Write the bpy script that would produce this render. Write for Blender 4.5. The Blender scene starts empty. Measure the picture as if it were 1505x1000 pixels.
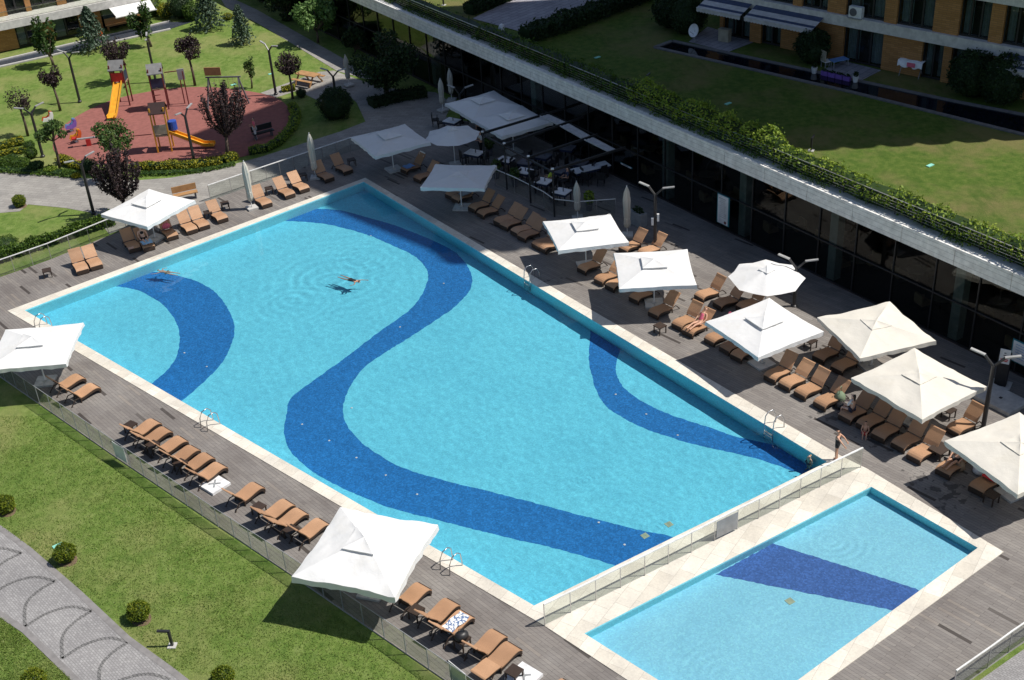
import bpy, math, random
from mathutils import Vector, Matrix, geometry, noise
R_=math.radians
# ------------------------------------------------------------------ camera, sky, sun, exposure
sc=bpy.context.scene
col=sc.collection
FPX,PITCH,ROLL,CAMZ=1844.2,0.55039,0.06886,32.0
fw=Vector((0,math.cos(PITCH),-math.sin(PITCH))); rt=Vector((1,0,0)); dn=fw.cross(rt)
c_,s_=math.cos(ROLL),math.sin(ROLL)
CR=c_*rt+s_*dn; CD=-s_*rt+c_*dn; CF=fw
CAM=Vector((0,0,CAMZ))
cd=bpy.data.cameras.new('camera'); cam=bpy.data.objects.new('camera',cd); col.objects.link(cam)
cd.sensor_width=36; cd.lens=36*FPX/1505; cd.clip_start=.5; cd.clip_end=3000
M=Matrix(((CR.x,-CD.x,-CF.x,0),(CR.y,-CD.y,-CF.y,0),(CR.z,-CD.z,-CF.z,CAMZ),(0,0,0,1)))
cam.matrix_world=M; sc.camera=cam
SUN_EL,SUN_AZ=R_(56),R_(-2)          # direction towards the sun, azimuth from +X
sd=Vector((math.cos(SUN_EL)*math.cos(SUN_AZ),math.cos(SUN_EL)*math.sin(SUN_AZ),math.sin(SUN_EL)))
w=bpy.data.worlds.new("World"); sc.world=w; w.use_nodes=True
nt=w.node_tree; bg=nt.nodes['Background']; sky=nt.nodes.new('ShaderNodeTexSky')
sky.sky_type='NISHITA'; sky.sun_disc=False; sky.sun_elevation=SUN_EL; sky.sun_rotation=math.atan2(sd.x,sd.y)
nt.links.new(sky.outputs[0],bg.inputs[0]); bg.inputs[1].default_value=0.072
sl=bpy.data.lights.new('sun','SUN'); sl.energy=4.6; sl.angle=R_(.5); sl.color=(1,.95,.87)
so=bpy.data.objects.new('sun',sl); col.objects.link(so); so.rotation_euler=sd.to_track_quat('Z','Y').to_euler(); so.location=(60,40,80)
vs=sc.view_settings; vs.view_transform='Standard'; vs.look='None'; vs.exposure=0.17; vs.gamma=1
sc.cycles.max_bounces=8; sc.cycles.transparent_max_bounces=16; sc.cycles.caustics_reflective=False; sc.cycles.caustics_refractive=True; sl.cycles.is_caustics_light=True; sc.cycles.sample_clamp_indirect=6
# ------------------------------------------------------------------ helpers
def ray(x,y): return (CR*(x-752.5)+CD*(y-500)+CF*FPX)
def G(x,y,z=0.):
    d=ray(x,y); return CAM+d*((z-CAMZ)/d.z)
def AY(x,y,Y):
    d=ray(x,y); return CAM+d*(Y/d.y)
def ONP(x,y,P,n):
    d=ray(x,y); return CAM+d*((P-CAM).dot(n)/d.dot(n))
def PPM(P): return FPX/((P-CAM).dot(CF))
rng=random.Random(7)
class MB:
    def __init__(s): s.v=[]; s.f=[]
    def add(s,vs,fs,m=None):
        o=len(s.v)
        s.v+= [tuple(m@Vector(v)) if m else tuple(v) for v in vs]
        s.f+= [tuple(i+o for i in f) for f in fs]; return s
    def box(s,c,d,rz=0,m=None,taper=1.):
        x,y,z=d[0]/2,d[1]/2,d[2]/2; t=taper
        vs=[(-x,-y,-z),(x,-y,-z),(x,y,-z),(-x,y,-z),(-x*t,-y*t,z),(x*t,-y*t,z),(x*t,y*t,z),(-x*t,y*t,z)]
        mm=Matrix.Translation(c)@Matrix.Rotation(rz,4,'Z')
        if m: mm=m@mm
        return s.add(vs,[(3,2,1,0),(4,5,6,7),(0,1,5,4),(1,2,6,5),(2,3,7,6),(3,0,4,7)],mm)
    def bar(s,a,b,w,h=None):
        a=Vector(a);b=Vector(b);h=h or w; d=b-a; L=d.length
        if L<1e-6: return s
        q=d.to_track_quat('X','Z').to_matrix().to_4x4()
        return s.box((0,0,0),(L,w,h),0,Matrix.Translation((a+b)/2)@q)
    def tube(s,pts,rad,n=8,cap=True):
        pts=[Vector(p) for p in pts]
        if not isinstance(rad,(list,tuple)): rad=[rad]*len(pts)
        vs=[];fs=[]; ref=Vector((.31,.17,.93)).normalized()
        for i,p in enumerate(pts):
            t=(pts[min(i+1,len(pts)-1)]-pts[max(i-1,0)]).normalized()
            r=ref if abs(t.dot(ref))<.95 else Vector((1,0,0))
            u=t.cross(r).normalized(); v=t.cross(u)
            for k in range(n):
                a=2*math.pi*k/n; vs.append(p+(u*math.cos(a)+v*math.sin(a))*rad[i])
        for i in range(len(pts)-1):
            for k in range(n):
                fs.append((i*n+k,(i+1)*n+k,(i+1)*n+(k+1)%n,i*n+(k+1)%n))
        if cap: fs+= [tuple(range(n)),tuple(range(len(vs)-1,len(vs)-1-n,-1))]
        return s.add(vs,fs)
    def lathe(s,prof,n=20,c=(0,0,0),fn=None):
        vs=[];fs=[]
        for r,z in prof:
            for k in range(n):
                a=2*math.pi*k/n; rr=r*(fn(a,z) if fn else 1)
                vs.append((c[0]+rr*math.cos(a),c[1]+rr*math.sin(a),c[2]+z))
        for i in range(len(prof)-1):
            for k in range(n): fs.append((i*n+k,i*n+(k+1)%n,(i+1)*n+(k+1)%n,(i+1)*n+k))
        fs+= [tuple(range(n-1,-1,-1)),tuple(range(len(vs)-n,len(vs)))]
        return s.add(vs,fs)
    def poly(s,pts,z,holes=()):
        loops=[[Vector((p[0],p[1],0)) for p in pts]]+[[Vector((p[0],p[1],0)) for p in h] for h in holes]
        flat=[p for l in loops for p in l]
        tri=geometry.tessellate_polygon(loops); fs=[]
        for t in tri:
            a,b,c=[flat[i] for i in t]
            fs.append(tuple(t) if (b-a).cross(c-a).z>0 else tuple(reversed(t)))
        return s.add([(p.x,p.y,z) for p in flat],fs)
    def prism(s,pts,z0,z1):
        s.poly(pts,z1); n=len(pts)
        A=sum(pts[i][0]*pts[(i+1)%n][1]-pts[(i+1)%n][0]*pts[i][1] for i in range(n))
        if A<0: pts=list(reversed(pts))
        vs=[(p[0],p[1],z0) for p in pts]+[(p[0],p[1],z1) for p in pts]
        return s.add(vs,[(i,(i+1)%n,n+(i+1)%n,n+i) for i in range(n)]+[tuple(range(n-1,-1,-1))])
    def build(s,name,mat,parent=None,smooth=False,loc=None):
        me=bpy.data.meshes.new(name); me.from_pydata(s.v,[],s.f); me.materials.append(mat); me.update()
        if smooth: me.polygons.foreach_set('use_smooth',[True]*len(me.polygons))
        o=bpy.data.objects.new(name,me); col.objects.link(o)
        if parent: o.parent=parent
        if loc is not None: o.location=loc
        return o
def tag(o,label,cat,group=None):
    o['label']=label; o['category']=cat
    if group: o['group']=group
    return o
def thing(name,label,cat,loc=(0,0,0),rz=0,group=None,scale=1):
    o=bpy.data.objects.new(name,None); col.objects.link(o); o.location=loc; o.rotation_euler=(0,0,rz); o.scale=(scale,)*3 if not isinstance(scale,tuple) else scale
    o.empty_display_size=.3
    return tag(o,label,cat,group)
def struct(o,kind='structure'): o['kind']=kind; return o
def ctree(o,parent=None):
    c=o.copy(); col.objects.link(c)
    if parent: c.parent=parent
    for ch in list(o.children): ctree(ch,c)
    return c
def dup(o,loc,rz,label,group=None,scale=None):
    c=ctree(o); c.location=loc; c.rotation_euler=(0,0,rz); c['label']=label
    if group: c['group']=group
    if scale: c.scale=(scale,)*3 if not isinstance(scale,tuple) else scale
    return c
ORD=['first','second','third','fourth','fifth','sixth','seventh','eighth','ninth','tenth','eleventh','twelfth','thirteenth','fourteenth','fifteenth','sixteenth','seventeenth','eighteenth','nineteenth','twentieth']
def catmull(P,n=6,closed=False):
    P=[Vector((p[0],p[1])) for p in P]; out=[]
    N=len(P)
    for i in range(N if closed else N-1):
        a=P[(i-1)%N] if closed or i>0 else P[0]*2-P[1]; b=P[i]; c=P[(i+1)%N]; d=P[(i+2)%N] if closed or i+2<N else P[-1]*2-P[-2]
        for k in range(n):
            t=k/n; out.append(.5*((2*b)+(c-a)*t+(2*a-5*b+4*c-d)*t*t+(3*b-a-3*c+d)*t**3))
    if not closed: out.append(P[-1])
    return out
def clip(poly,conv):
    n=len(conv); A=sum(conv[i][0]*conv[(i+1)%n][1]-conv[(i+1)%n][0]*conv[i][1] for i in range(n))
    if A<0: conv=list(reversed(conv))
    out=[Vector((p[0],p[1])) for p in poly]
    for i in range(n):
        a=Vector(conv[i][:2]); b=Vector(conv[(i+1)%n][:2]); e=b-a
        ins=lambda p:(e.x*(p.y-a.y)-e.y*(p.x-a.x))
        src=out; out=[]
        for k in range(len(src)):
            p,q=src[k],src[(k+1)%len(src)]; ip,iq=ins(p),ins(q)
            if ip>=0: out.append(p)
            if (ip>=0)!=(iq>=0): out.append(p+(q-p)*(ip/(ip-iq)))
    return out
# ------------------------------------------------------------------ materials
class NB:
    def __init__(s,name):
        s.m=bpy.data.materials.new(name); s.m.use_nodes=True; s.t=s.m.node_tree; s.n=s.t.nodes; s.p=s.n['Principled BSDF']; s.out=s.n['Material Output']
    def nd(s,typ,**kw):
        n=s.n.new('ShaderNode'+typ)
        for k,v in kw.items():
            if k in n.inputs: n.inputs[k].default_value=v
            else: setattr(n,k,v)
        return n
    def l(s,a,b): s.t.links.new(a,b)
    def pos(s,scale=(1,1,1),rz=0,obj=False):
        if obj: g=s.nd('TexCoord').outputs['Object']
        else: g=s.nd('NewGeometry').outputs['Position']
        m=s.nd('Mapping'); m.inputs['Scale'].default_value=scale; m.inputs['Rotation'].default_value=(0,0,rz); s.l(g,m.inputs[0]); return m.outputs[0]
    def noise(s,vec,scale,detail=4,rough=.6):
        n=s.nd('TexNoise',Scale=scale,Detail=detail,Roughness=rough); s.l(vec,n.inputs['Vector']); return n.outputs['Fac']
    def ramp(s,fac,stops,interp='LINEAR'):
        r=s.nd('ValToRGB'); r.color_ramp.interpolation=interp; e=r.color_ramp.elements
        while len(e)<len(stops): e.new(.5)
        for k,(p,c) in enumerate(stops):
            e[k].position=p; e[k].color=(*c,1) if len(c)==3 else c
        s.l(fac,r.inputs[0]); return r.outputs[0]
    def mix(s,fac,a,b,mode='MIX'):
        m=s.nd('Mix',data_type='RGBA',blend_type=mode)
        for i,v in ((0,fac),(6,a),(7,b)):
            if hasattr(v,'is_linked'): s.l(v,m.inputs[i])
            elif i==0: m.inputs[0].default_value=v
            else: m.inputs[i].default_value=(*v,1)
        return m.outputs[2]
    def bump(s,h,strength=.3,dist=.02):
        b=s.nd('Bump',Strength=strength,Distance=dist); s.l(h,b.inputs['Height']); s.l(b.outputs[0],s.p.inputs['Normal']); return b.outputs[0]
    def base(s,c): 
        if hasattr(c,'is_linked'): s.l(c,s.p.inputs['Base Color'])
        else: s.p.inputs['Base Color'].default_value=(*c,1)
def sc3(c,k): return tuple(min(1,x*k) for x in c)
def simple(name,c,rough=.6,metal=0,var=.18,scale=3,bump=0,bscale=40,spec=.5):
    b=NB(name); v=b.pos(); n=b.noise(v,scale,5)
    b.base(b.ramp(n,[(.3,sc3(c,1-var)),(.7,sc3(c,1+var))])); b.p.inputs['Roughness'].default_value=rough; b.p.inputs['Metallic'].default_value=metal
    b.p.inputs['Specular IOR Level'].default_value=spec
    if bump: b.bump(b.noise(v,bscale,3),bump,.01)
    return b.m
def leafmat(name,cols,rough=.55,trans=.25):
    b=NB(name); g=b.nd('NewGeometry'); n=b.noise(b.pos(),.9,2)
    r=b.nd('Math',operation='MULTIPLY_ADD'); b.l(g.outputs['Random Per Island'],r.inputs[0]); r.inputs[1].default_value=.65
    m2=b.nd('Math',operation='MULTIPLY'); b.l(n,m2.inputs[0]); m2.inputs[1].default_value=.5; b.l(m2.outputs[0],r.inputs[2])
    c=b.ramp(r.outputs[0],[(i/(len(cols)-1)*.8+.15,x) for i,x in enumerate(cols)])
    b.base(c); b.p.inputs['Roughness'].default_value=rough; b.p.inputs['Specular IOR Level'].default_value=.3
    tr=b.nd('BsdfTranslucent'); b.l(c,tr.inputs[0]); mx=b.nd('MixShader'); mx.inputs[0].default_value=trans
    b.l(b.p.outputs[0],mx.inputs[1]); b.l(tr.outputs[0],mx.inputs[2]); b.l(mx.outputs[0],b.out.inputs[0]); return b.m
def grassmat(name,cols,dry,seed=0):
    b=NB(name); v=b.pos(); v2=b.pos((1,1,1),.4)
    n1=b.noise(v,.22,4,.65); n2=b.noise(v2,2.2,5,.7); n3=b.noise(v,24,4,.75)
    c=b.ramp(n2,[(.3,cols[0]),(.5,cols[1]),(.72,cols[2])])
    c=b.mix(b.ramp(n1,[(.46,(0,0,0)),(.64,(.8,.8,.8))]),c,dry)
    m4=b.noise(b.pos((1,.35,1),.7),1.1,4,.7); c=b.mix(b.ramp(m4,[(.52,(0,0,0)),(.66,(.5,.5,.5))]),c,cols[0])
    c=b.mix(.85,c,b.ramp(n3,[(.25,(.58,.60,.60)),(.5,(1,1,1)),(.75,(1.42,1.4,1.28))]),'MULTIPLY')
    b.base(c); b.p.inputs['Roughness'].default_value=.85; b.p.inputs['Specular IOR Level'].default_value=.15
    b.bump(b.noise(v,32,4,.8),.9,.05); return b.m
MT={}
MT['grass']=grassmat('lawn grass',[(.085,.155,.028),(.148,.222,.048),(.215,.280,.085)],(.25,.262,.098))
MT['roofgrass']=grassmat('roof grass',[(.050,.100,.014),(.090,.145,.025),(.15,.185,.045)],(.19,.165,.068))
def deckmat():
    b=NB('deck planks'); v=b.pos((1,1,1),R_(50))
    br=b.nd('TexBrick',Scale=1.,**{'Brick Width':1.25,'Row Height':.145,'Mortar Size':.005,'Mortar Smooth':.2,'Bias':0.}); br.offset=.37; br.offset_frequency=2
    br.inputs['Color1'].default_value=(0,0,0,1); br.inputs['Color2'].default_value=(1,1,1,1); br.inputs['Mortar'].default_value=(.5,.5,.5,1)
    b.l(v,br.inputs[0])
    c=b.ramp(br.outputs['Color'],[(0,(.055,.046,.042)),(.022,(.07,.06,.055)),(.03,(.19,.175,.168)),(.5,(.213,.198,.19)),(.95,(.235,.218,.206)),(1,(.26,.234,.212))])
    n=b.noise(b.pos((.6,9,1),R_(50)),2.2,5,.7); c=b.mix(.8,c,b.ramp(n,[(.3,(.78,.78,.78)),(.7,(1.18,1.17,1.15))]),'MULTIPLY')
    n2=b.noise(b.pos(),.35,5,.65); c=b.mix(.9,c,b.ramp(n2,[(.35,(.78,.75,.73)),(.65,(1.12,1.12,1.1))]),'MULTIPLY')
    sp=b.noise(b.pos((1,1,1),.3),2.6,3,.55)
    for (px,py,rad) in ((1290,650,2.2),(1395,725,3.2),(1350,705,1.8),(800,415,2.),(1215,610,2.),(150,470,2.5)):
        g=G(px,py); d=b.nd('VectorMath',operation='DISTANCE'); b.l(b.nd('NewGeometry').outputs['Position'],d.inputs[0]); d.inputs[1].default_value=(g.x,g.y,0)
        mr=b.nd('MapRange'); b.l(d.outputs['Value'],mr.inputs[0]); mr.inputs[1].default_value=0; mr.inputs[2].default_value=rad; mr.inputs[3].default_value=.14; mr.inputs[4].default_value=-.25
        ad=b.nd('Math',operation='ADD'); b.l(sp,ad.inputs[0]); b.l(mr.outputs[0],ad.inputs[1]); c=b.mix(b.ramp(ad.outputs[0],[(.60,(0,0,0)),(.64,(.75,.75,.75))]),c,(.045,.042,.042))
    c=b.mix(br.outputs['Fac'],c,(.05,.045,.042)); b.base(c)
    b.p.inputs['Roughness'].default_value=.72; b.bump(n,.25,.01); return b.m
MT['deck']=deckmat()
def pavemat(name,c1,c2,w,h,rz,mortar,ms=.012,off=.5):
    b=NB(name); v=b.pos((1,1,1),rz)
    br=b.nd('TexBrick',Scale=1.,**{'Brick Width':w,'Row Height':h,'Mortar Size':ms,'Bias':0.}); br.offset=off
    br.inputs['Color1'].default_value=(*c1,1); br.inputs['Color2'].default_value=(*c2,1); br.inputs['Mortar'].default_value=(*mortar,1); b.l(v,br.inputs[0])
    n=b.noise(b.pos(),.5,5,.65); c=b.mix(.9,br.outputs['Color'],b.ramp(n,[(.3,(.8,.8,.8)),(.7,(1.15,1.15,1.13))]),'MULTIPLY')
    n2=b.noise(b.pos(),14,3); c=b.mix(.6,c,b.ramp(n2,[(.3,(.85,.85,.85)),(.7,(1.12,1.12,1.12))]),'MULTIPLY')
    b.base(c); b.p.inputs['Roughness'].default_value=.8; b.bump(br.outputs['Fac'],-.3,.01); return b.m
MT['pave']=pavemat('paving slabs',(.27,.255,.24),(.33,.315,.295),.6,.3,R_(20),(.2,.19,.18))
MT['cobble']=pavemat('cobbles',(.26,.25,.255),(.34,.332,.335),.15,.09,R_(48),(.21,.205,.205),.012)
MT['cobbledark']=pavemat('dark cobbles',(.165,.16,.16),(.205,.20,.20),.2,.11,R_(48),(.08,.08,.08),.014)
MT['stone']=pavemat('travertine',(.62,.575,.50),(.74,.70,.625),.9,.62,R_(-55),(.52,.48,.42),.01)
MT['terrace']=pavemat('terrace tiles',(.27,.26,.30),(.34,.33,.37),.9,.45,R_(-45),(.13,.13,.15),.02)
def brickmat():
    b=NB('brick cladding'); v=b.pos((1,1,1),0,True)
    sx=b.nd('SeparateXYZ'); b.l(v,sx.inputs[0]); cx=b.nd('CombineXYZ'); b.l(sx.outputs[0],cx.inputs[0]); b.l(sx.outputs[2],cx.inputs[1])
    br=b.nd('TexBrick',Scale=1.,**{'Brick Width':.5,'Row Height':.12,'Mortar Size':.012,'Bias':0.})
    br.inputs['Color1'].default_value=(.35,.165,.05,1); br.inputs['Color2'].default_value=(.46,.23,.08,1); br.inputs['Mortar'].default_value=(.24,.13,.06,1); b.l(cx.outputs[0],br.inputs[0])
    b.base(br.outputs['Color']); b.p.inputs['Roughness'].default_value=.8; return b.m
MT['brick']=brickmat()
def tilemat(name,c,var=.16,sc=16):
    b=NB(name); v=b.pos()
    vo=b.nd('TexVoronoi',Scale=sc); vo.inputs['Randomness'].default_value=.6; b.l(v,vo.inputs['Vector'])
    sp=b.nd('SeparateColor'); b.l(vo.outputs['Color'],sp.inputs[0])
    cc=b.ramp(sp.outputs[0],[(0,sc3(c,1-var)),(.6,c),(1,sc3(c,1+var*1.3))])
    n=b.noise(v,.4,4); cc=b.mix(.8,cc,b.ramp(n,[(.3,(.9,.93,.95)),(.7,(1.07,1.05,1.04))]),'MULTIPLY')
    b.base(cc); b.p.inputs['Roughness'].default_value=.6; b.p.inputs['Specular IOR Level'].default_value=.2; return b.m
MT['tile']=tilemat('light pool mosaic',(.172,.70,.925),.10); MT['litwalltile']=tilemat('pool mosaic with scattered light',(.34,.84,.92),.08); MT['band']=tilemat('blue pool mosaic',(.024,.205,.56),.2)  # wall mosaic is the pool tile, lightened to stand for scattered light
MT['ktile']=tilemat('pale pool mosaic',(.31,.75,.97),.09); MT['kband']=tilemat('violet blue pool mosaic',(.075,.18,.50),.2)
def watermat(name,tint):
    b=NB(name); rf=b.nd('BsdfRefraction',IOR=1.33,Roughness=0.); rf.inputs[0].default_value=(*tint,1); gl=b.nd('BsdfGlossy',Roughness=.0)
    fr=b.nd('Fresnel',IOR=1.33); mx=b.nd('MixShader'); b.l(fr.outputs[0],mx.inputs[0]); b.l(rf.outputs[0],mx.inputs[1]); b.l(gl.outputs[0],mx.inputs[2])
    b.l(mx.outputs[0],b.out.inputs[0]); return b.m
def glassmat(name,tint,refl=1.45,rough=.01):
    b=NB(name); tr=b.nd('BsdfTransparent'); tr.inputs[0].default_value=(*tint,1); gl=b.nd('BsdfGlossy',Roughness=rough); mx=b.nd('MixShader'); lw=b.nd('LayerWeight'); pw=b.nd('Math',operation='POWER'); b.l(lw.outputs['Facing'],pw.inputs[0]); pw.inputs[1].default_value=5
    f0=((refl-1)/(refl+1))**2; ma=b.nd('Math',operation='MULTIPLY_ADD'); b.l(pw.outputs[0],ma.inputs[0]); ma.inputs[1].default_value=1-f0; ma.inputs[2].default_value=f0
    b.l(ma.outputs[0],mx.inputs[0]); b.l(tr.outputs[0],mx.inputs[1]); b.l(gl.outputs[0],mx.inputs[2]); b.l(mx.outputs[0],b.out.inputs[0]); return b.m
MT['glass']=glassmat('balustrade glass',(.90,.925,.905),1.75); MT['winglass']=glassmat('dark window glass',(.58,.64,.63),1.5); MT['clearwin']=glassmat('window glass',(.7,.74,.74))
def fabric(name,c,b1=.25):
    b=NB(name); v=b.pos((1,1,1),0,True); n=b.noise(v,1.6,5,.65); w2=b.noise(b.pos((1,1,1),0,True),6,4,.65); st=b.noise(b.pos((1,1,1),0,True),.7,4,.7)
    cc=b.ramp(n,[(.3,sc3(c,.94)),(.7,c)]); cc=b.mix(b.ramp(st,[(.52,(0,0,0)),(.75,(.5,.5,.5))]),cc,(c[0]*.86,c[1]*.83,c[2]*.77)); b.base(cc)
    b.p.inputs['Roughness'].default_value=.85; b.p.inputs['Specular IOR Level'].default_value=.1; b.bump(w2,b1,.05)
    tr=b.nd('BsdfTranslucent'); b.l(cc,tr.inputs[0]); mx=b.nd('MixShader'); mx.inputs[0].default_value=.12; b.l(b.p.outputs[0],mx.inputs[1]); b.l(tr.outputs[0],mx.inputs[2]); b.l(mx.outputs[0],b.out.inputs[0]); return b.m
MT['white']=fabric('white canvas',(.84,.84,.84)); MT['cream']=fabric('cream canvas',(.80,.765,.69)); MT['furled']=fabric('furled canvas',(.66,.63,.56))
def wicker(name,c):
    b=NB(name); v=b.pos((1,1,1),0,True); wv=b.nd('TexWave',Scale=16.,Distortion=1.,Detail=1.); wv.bands_direction='X'; b.l(v,wv.inputs['Vector'])
    n=b.noise(b.pos(),1.2,4); c1=b.ramp(wv.outputs['Fac'],[(0,sc3(c,.78)),(1,sc3(c,1.1))]); oi=b.nd('ObjectInfo'); c1=b.mix(.9,c1,b.ramp(oi.outputs['Random'],[(0,(.80,.78,.76)),(.5,(1,1,1)),(1,(1.16,1.18,1.2))]),'MULTIPLY'); b.base(b.mix(.8,c1,b.ramp(n,[(.3,(.88,.86,.84)),(.7,(1.12,1.1,1.08))]),'MULTIPLY'))
    b.p.inputs['Roughness'].default_value=.6; b.bump(wv.outputs['Fac'],.3,.01); return b.m
MT['tan']=wicker('tan wicker',(.46,.268,.155)); MT['dark']=wicker('dark wicker',(.045,.028,.02))
for k,c,r,m in [('steel',(.55,.55,.56),.3,.9),('whitemetal',(.75,.75,.74),.4,0),('black',(.018,.018,.02),.45,0),('lamp',(.035,.035,.038),.4,.2),('head',(.42,.42,.42),.5,.3),('conc',(.42,.41,.40),.85,0),('drain',(.42,.50,.36),.7,0),('chkerb',(.16,.155,.16),.9,0),('kerb',(.22,.21,.208),.9,0),('slab',(.50,.49,.47),.85,0),('fascia',(.80,.79,.77),.75,0),('band_',(.62,.60,.58),.8,0),
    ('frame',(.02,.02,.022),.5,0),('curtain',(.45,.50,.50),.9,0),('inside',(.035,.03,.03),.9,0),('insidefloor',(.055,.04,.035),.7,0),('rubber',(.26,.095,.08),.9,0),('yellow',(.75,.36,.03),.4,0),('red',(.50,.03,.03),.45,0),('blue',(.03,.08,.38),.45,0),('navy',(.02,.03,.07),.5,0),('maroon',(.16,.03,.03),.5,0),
    ('wood',(.38,.21,.09),.7,0),('oldwood',(.30,.22,.15),.8,0),('grey',(.28,.29,.30),.6,0),('bark',(.11,.08,.06),.9,0),('soil',(.16,.11,.07),.95,0),('skin',(.60,.34,.23),.5,0),('pale',(.66,.42,.32),.5,0),('hair',(.02,.014,.01),.6,0),('blond',(.45,.30,.14),.6,0),('cloth_black',(.015,.015,.018),.7,0),('cloth_white',(.78,.78,.78),.8,0),('pink',(.72,.14,.22),.7,0),('towelblue',(.30,.52,.75),.9,0),('towelred',(.65,.04,.05),.9,0),
    ('lime',(.45,.60,.03),.7,0),('teal',(.25,.62,.52),.6,0),('darkroof',(.035,.014,.013),.7,0),('sage',(.16,.22,.14),.8,0),('stripgrey',(.42,.42,.43),.8,0),('sign',(.75,.75,.76),.5,0),('ink',(.12,.12,.14),.6,0),('signred',(.55,.04,.04),.5,0),('tealframe',(.02,.20,.25),.5,0),('navywater',(.004,.005,.012),.06,0),('greywater',(.05,.06,.08),.12,0),('purple',(.20,.10,.42),.6,0),('orange',(.60,.10,.02),.5,0),('awnblue',(.05,.07,.14),.8,0),('awnlight',(.52,.51,.53),.8,0),('roofgrey',(.19,.19,.19),.6,0),('wallcore',(.05,.05,.05),.9,0),('lampshade',(.8,.8,.8),.4,0),('khaki',(.38,.34,.26),.8,0),('kidblue',(.15,.30,.6),.6,0)]:
    MT[k]=simple(k.replace('_',' ').strip(),c,r,m,bump=.15 if k in('conc','slab','fascia') else 0)
MT['plum']=leafmat('plum leaves',[(.016,.010,.012),(.034,.021,.024),(.070,.048,.050)],trans=.12)
MT['green']=leafmat('tree leaves',[(.018,.042,.010),(.04,.085,.02),(.085,.14,.035)])
MT['feather']=leafmat('feathery leaves',[(.03,.07,.015),(.06,.12,.03),(.12,.16,.04)])
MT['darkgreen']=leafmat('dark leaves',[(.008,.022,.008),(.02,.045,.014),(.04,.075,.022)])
MT['bright']=leafmat('bright leaves',[(.05,.11,.03),(.12,.22,.06),(.22,.34,.11)])
MT['spruce']=leafmat('spruce needles',[(.03,.06,.035),(.07,.115,.075),(.14,.19,.14)],trans=.05)
MT['box']=leafmat('box leaves',[(.05,.095,.008),(.12,.17,.012),(.25,.27,.02)])
MT['gold']=leafmat('golden leaves',[(.10,.14,.012),(.24,.25,.02),(.42,.37,.03)])
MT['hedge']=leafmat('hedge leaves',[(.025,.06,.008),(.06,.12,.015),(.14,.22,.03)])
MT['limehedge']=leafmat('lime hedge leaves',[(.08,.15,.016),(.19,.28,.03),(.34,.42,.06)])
# ------------------------------------------------------------------ ground, pool, paths
ws=lambda pts,z=0.:[(lambda g:(g.x,g.y))(G(x,y,z)) for x,y in pts]
POOL=ws([(534.7,268),(36.5,456.8),(785,891),(1215.5,680)]); KID=ws([(1280.4,716.3),(1437,806),(1078,1070),(859,932)])
COP=ws([(537,262),(11,457.6),(801,921),(1077,1101.7),(1475,812),(1275,690),(1238,672)])
def grow(P,d):
    c=sum((Vector(p) for p in P),Vector((0,0)))/len(P); return [tuple(Vector(p)+(Vector(p)-c).normalized()*d) for p in P]
PH=grow(POOL,.12); KH=grow(KID,.12)
GZ=-.06
struct(MB().poly([(-500,-300),(500,-300),(500,900),(-500,900)],GZ,[PH,KH]).build('ground',MT['grass']))
FA=Vector((-11.06,98.18)); FU=Vector((33.16,-52.02)).normalized(); FN=Vector((FU.y,-FU.x))  # facade line of the pavilion, FN points to the pool
def FP(s,off=0): p=FA+FU*s+FN*off; return (p.x,p.y)
if FN.x>0: FN=-FN
DECK=ws([(-70,432),(0,407.5),(22,400),(75.6,381),(160.6,346),(309.5,294.5),(433.5,252),(516,212),(600,222),(640,205),(655,172)])+[FP(24,-.3),FP(62,-.3),FP(80,-.3)]+ws([(1620,865),(1482,959),(1400,1018),(1250,1130),(900,1170),(655,1000),(421,840),(172,673),(59,594.5),(-70,505)])
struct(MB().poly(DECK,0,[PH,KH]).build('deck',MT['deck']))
sk=MB()
for i in range(len(DECK)):
    a,b=DECK[i],DECK[(i+1)%len(DECK)]; sk.add([(a[0],a[1],-.3),(b[0],b[1],-.3),(b[0],b[1],0),(a[0],a[1],0)],[(0,1,2,3)])
struct(sk.build('deck_edge',MT['conc']))
cb=MB().poly(COP,.025,[POOL,KID])
for L,z in ((COP,-.01),):
    for i in range(len(L)):
        a,b=L[i],L[(i+1)%len(L)]; cb.add([(a[0],a[1],z),(b[0],b[1],z),(b[0],b[1],.025),(a[0],a[1],.025)],[(0,1,2,3)])
struct(cb.build('pool_coping',MT['stone']))
def basin(name,P,zb,mat):
    m=MB().poly(P,zb); wl=MB()
    for i in range(len(P)):
        a,b=P[i],P[(i+1)%len(P)]; wl.add([(a[0],a[1],zb),(b[0],b[1],zb),(b[0],b[1],.025),(a[0],a[1],.025)],[(0,1,2,3)])
    struct(wl.build(name.replace('basin','side'),MT['litwalltile']))
    return struct(m.build(name,mat))
ZB,ZK=-1.25,-.5
basin('pool_basin',POOL,ZB,MT['tile']); basin('paddling_pool_basin',KID,ZK,MT['ktile'])
def GW(x,y,zb,zs=-.05):
    p=G(x,y,zs); d=ray(x,y).normalized(); n=Vector((0,0,1)); ci=-d.z; k=1/1.33; ct=math.sqrt(1-k*k*(1-ci*ci)); t=d*k+n*(k*ci-ct); return p+t*((zb-zs)/t.z)
def jag(P,amp=.022,step=.14):
    out=[]
    for i in range(len(P)):
        a=Vector(P[i][:2]); b=Vector(P[(i+1)%len(P)][:2]); n=max(1,int((b-a).length/step)); t=(b-a)
        pr=Vector((-t.y,t.x)).normalized() if t.length>0 else Vector((0,0))
        for k in range(n): out.append(a+t*(k/n)+pr*rng.uniform(-amp,amp))
    return out
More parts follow.
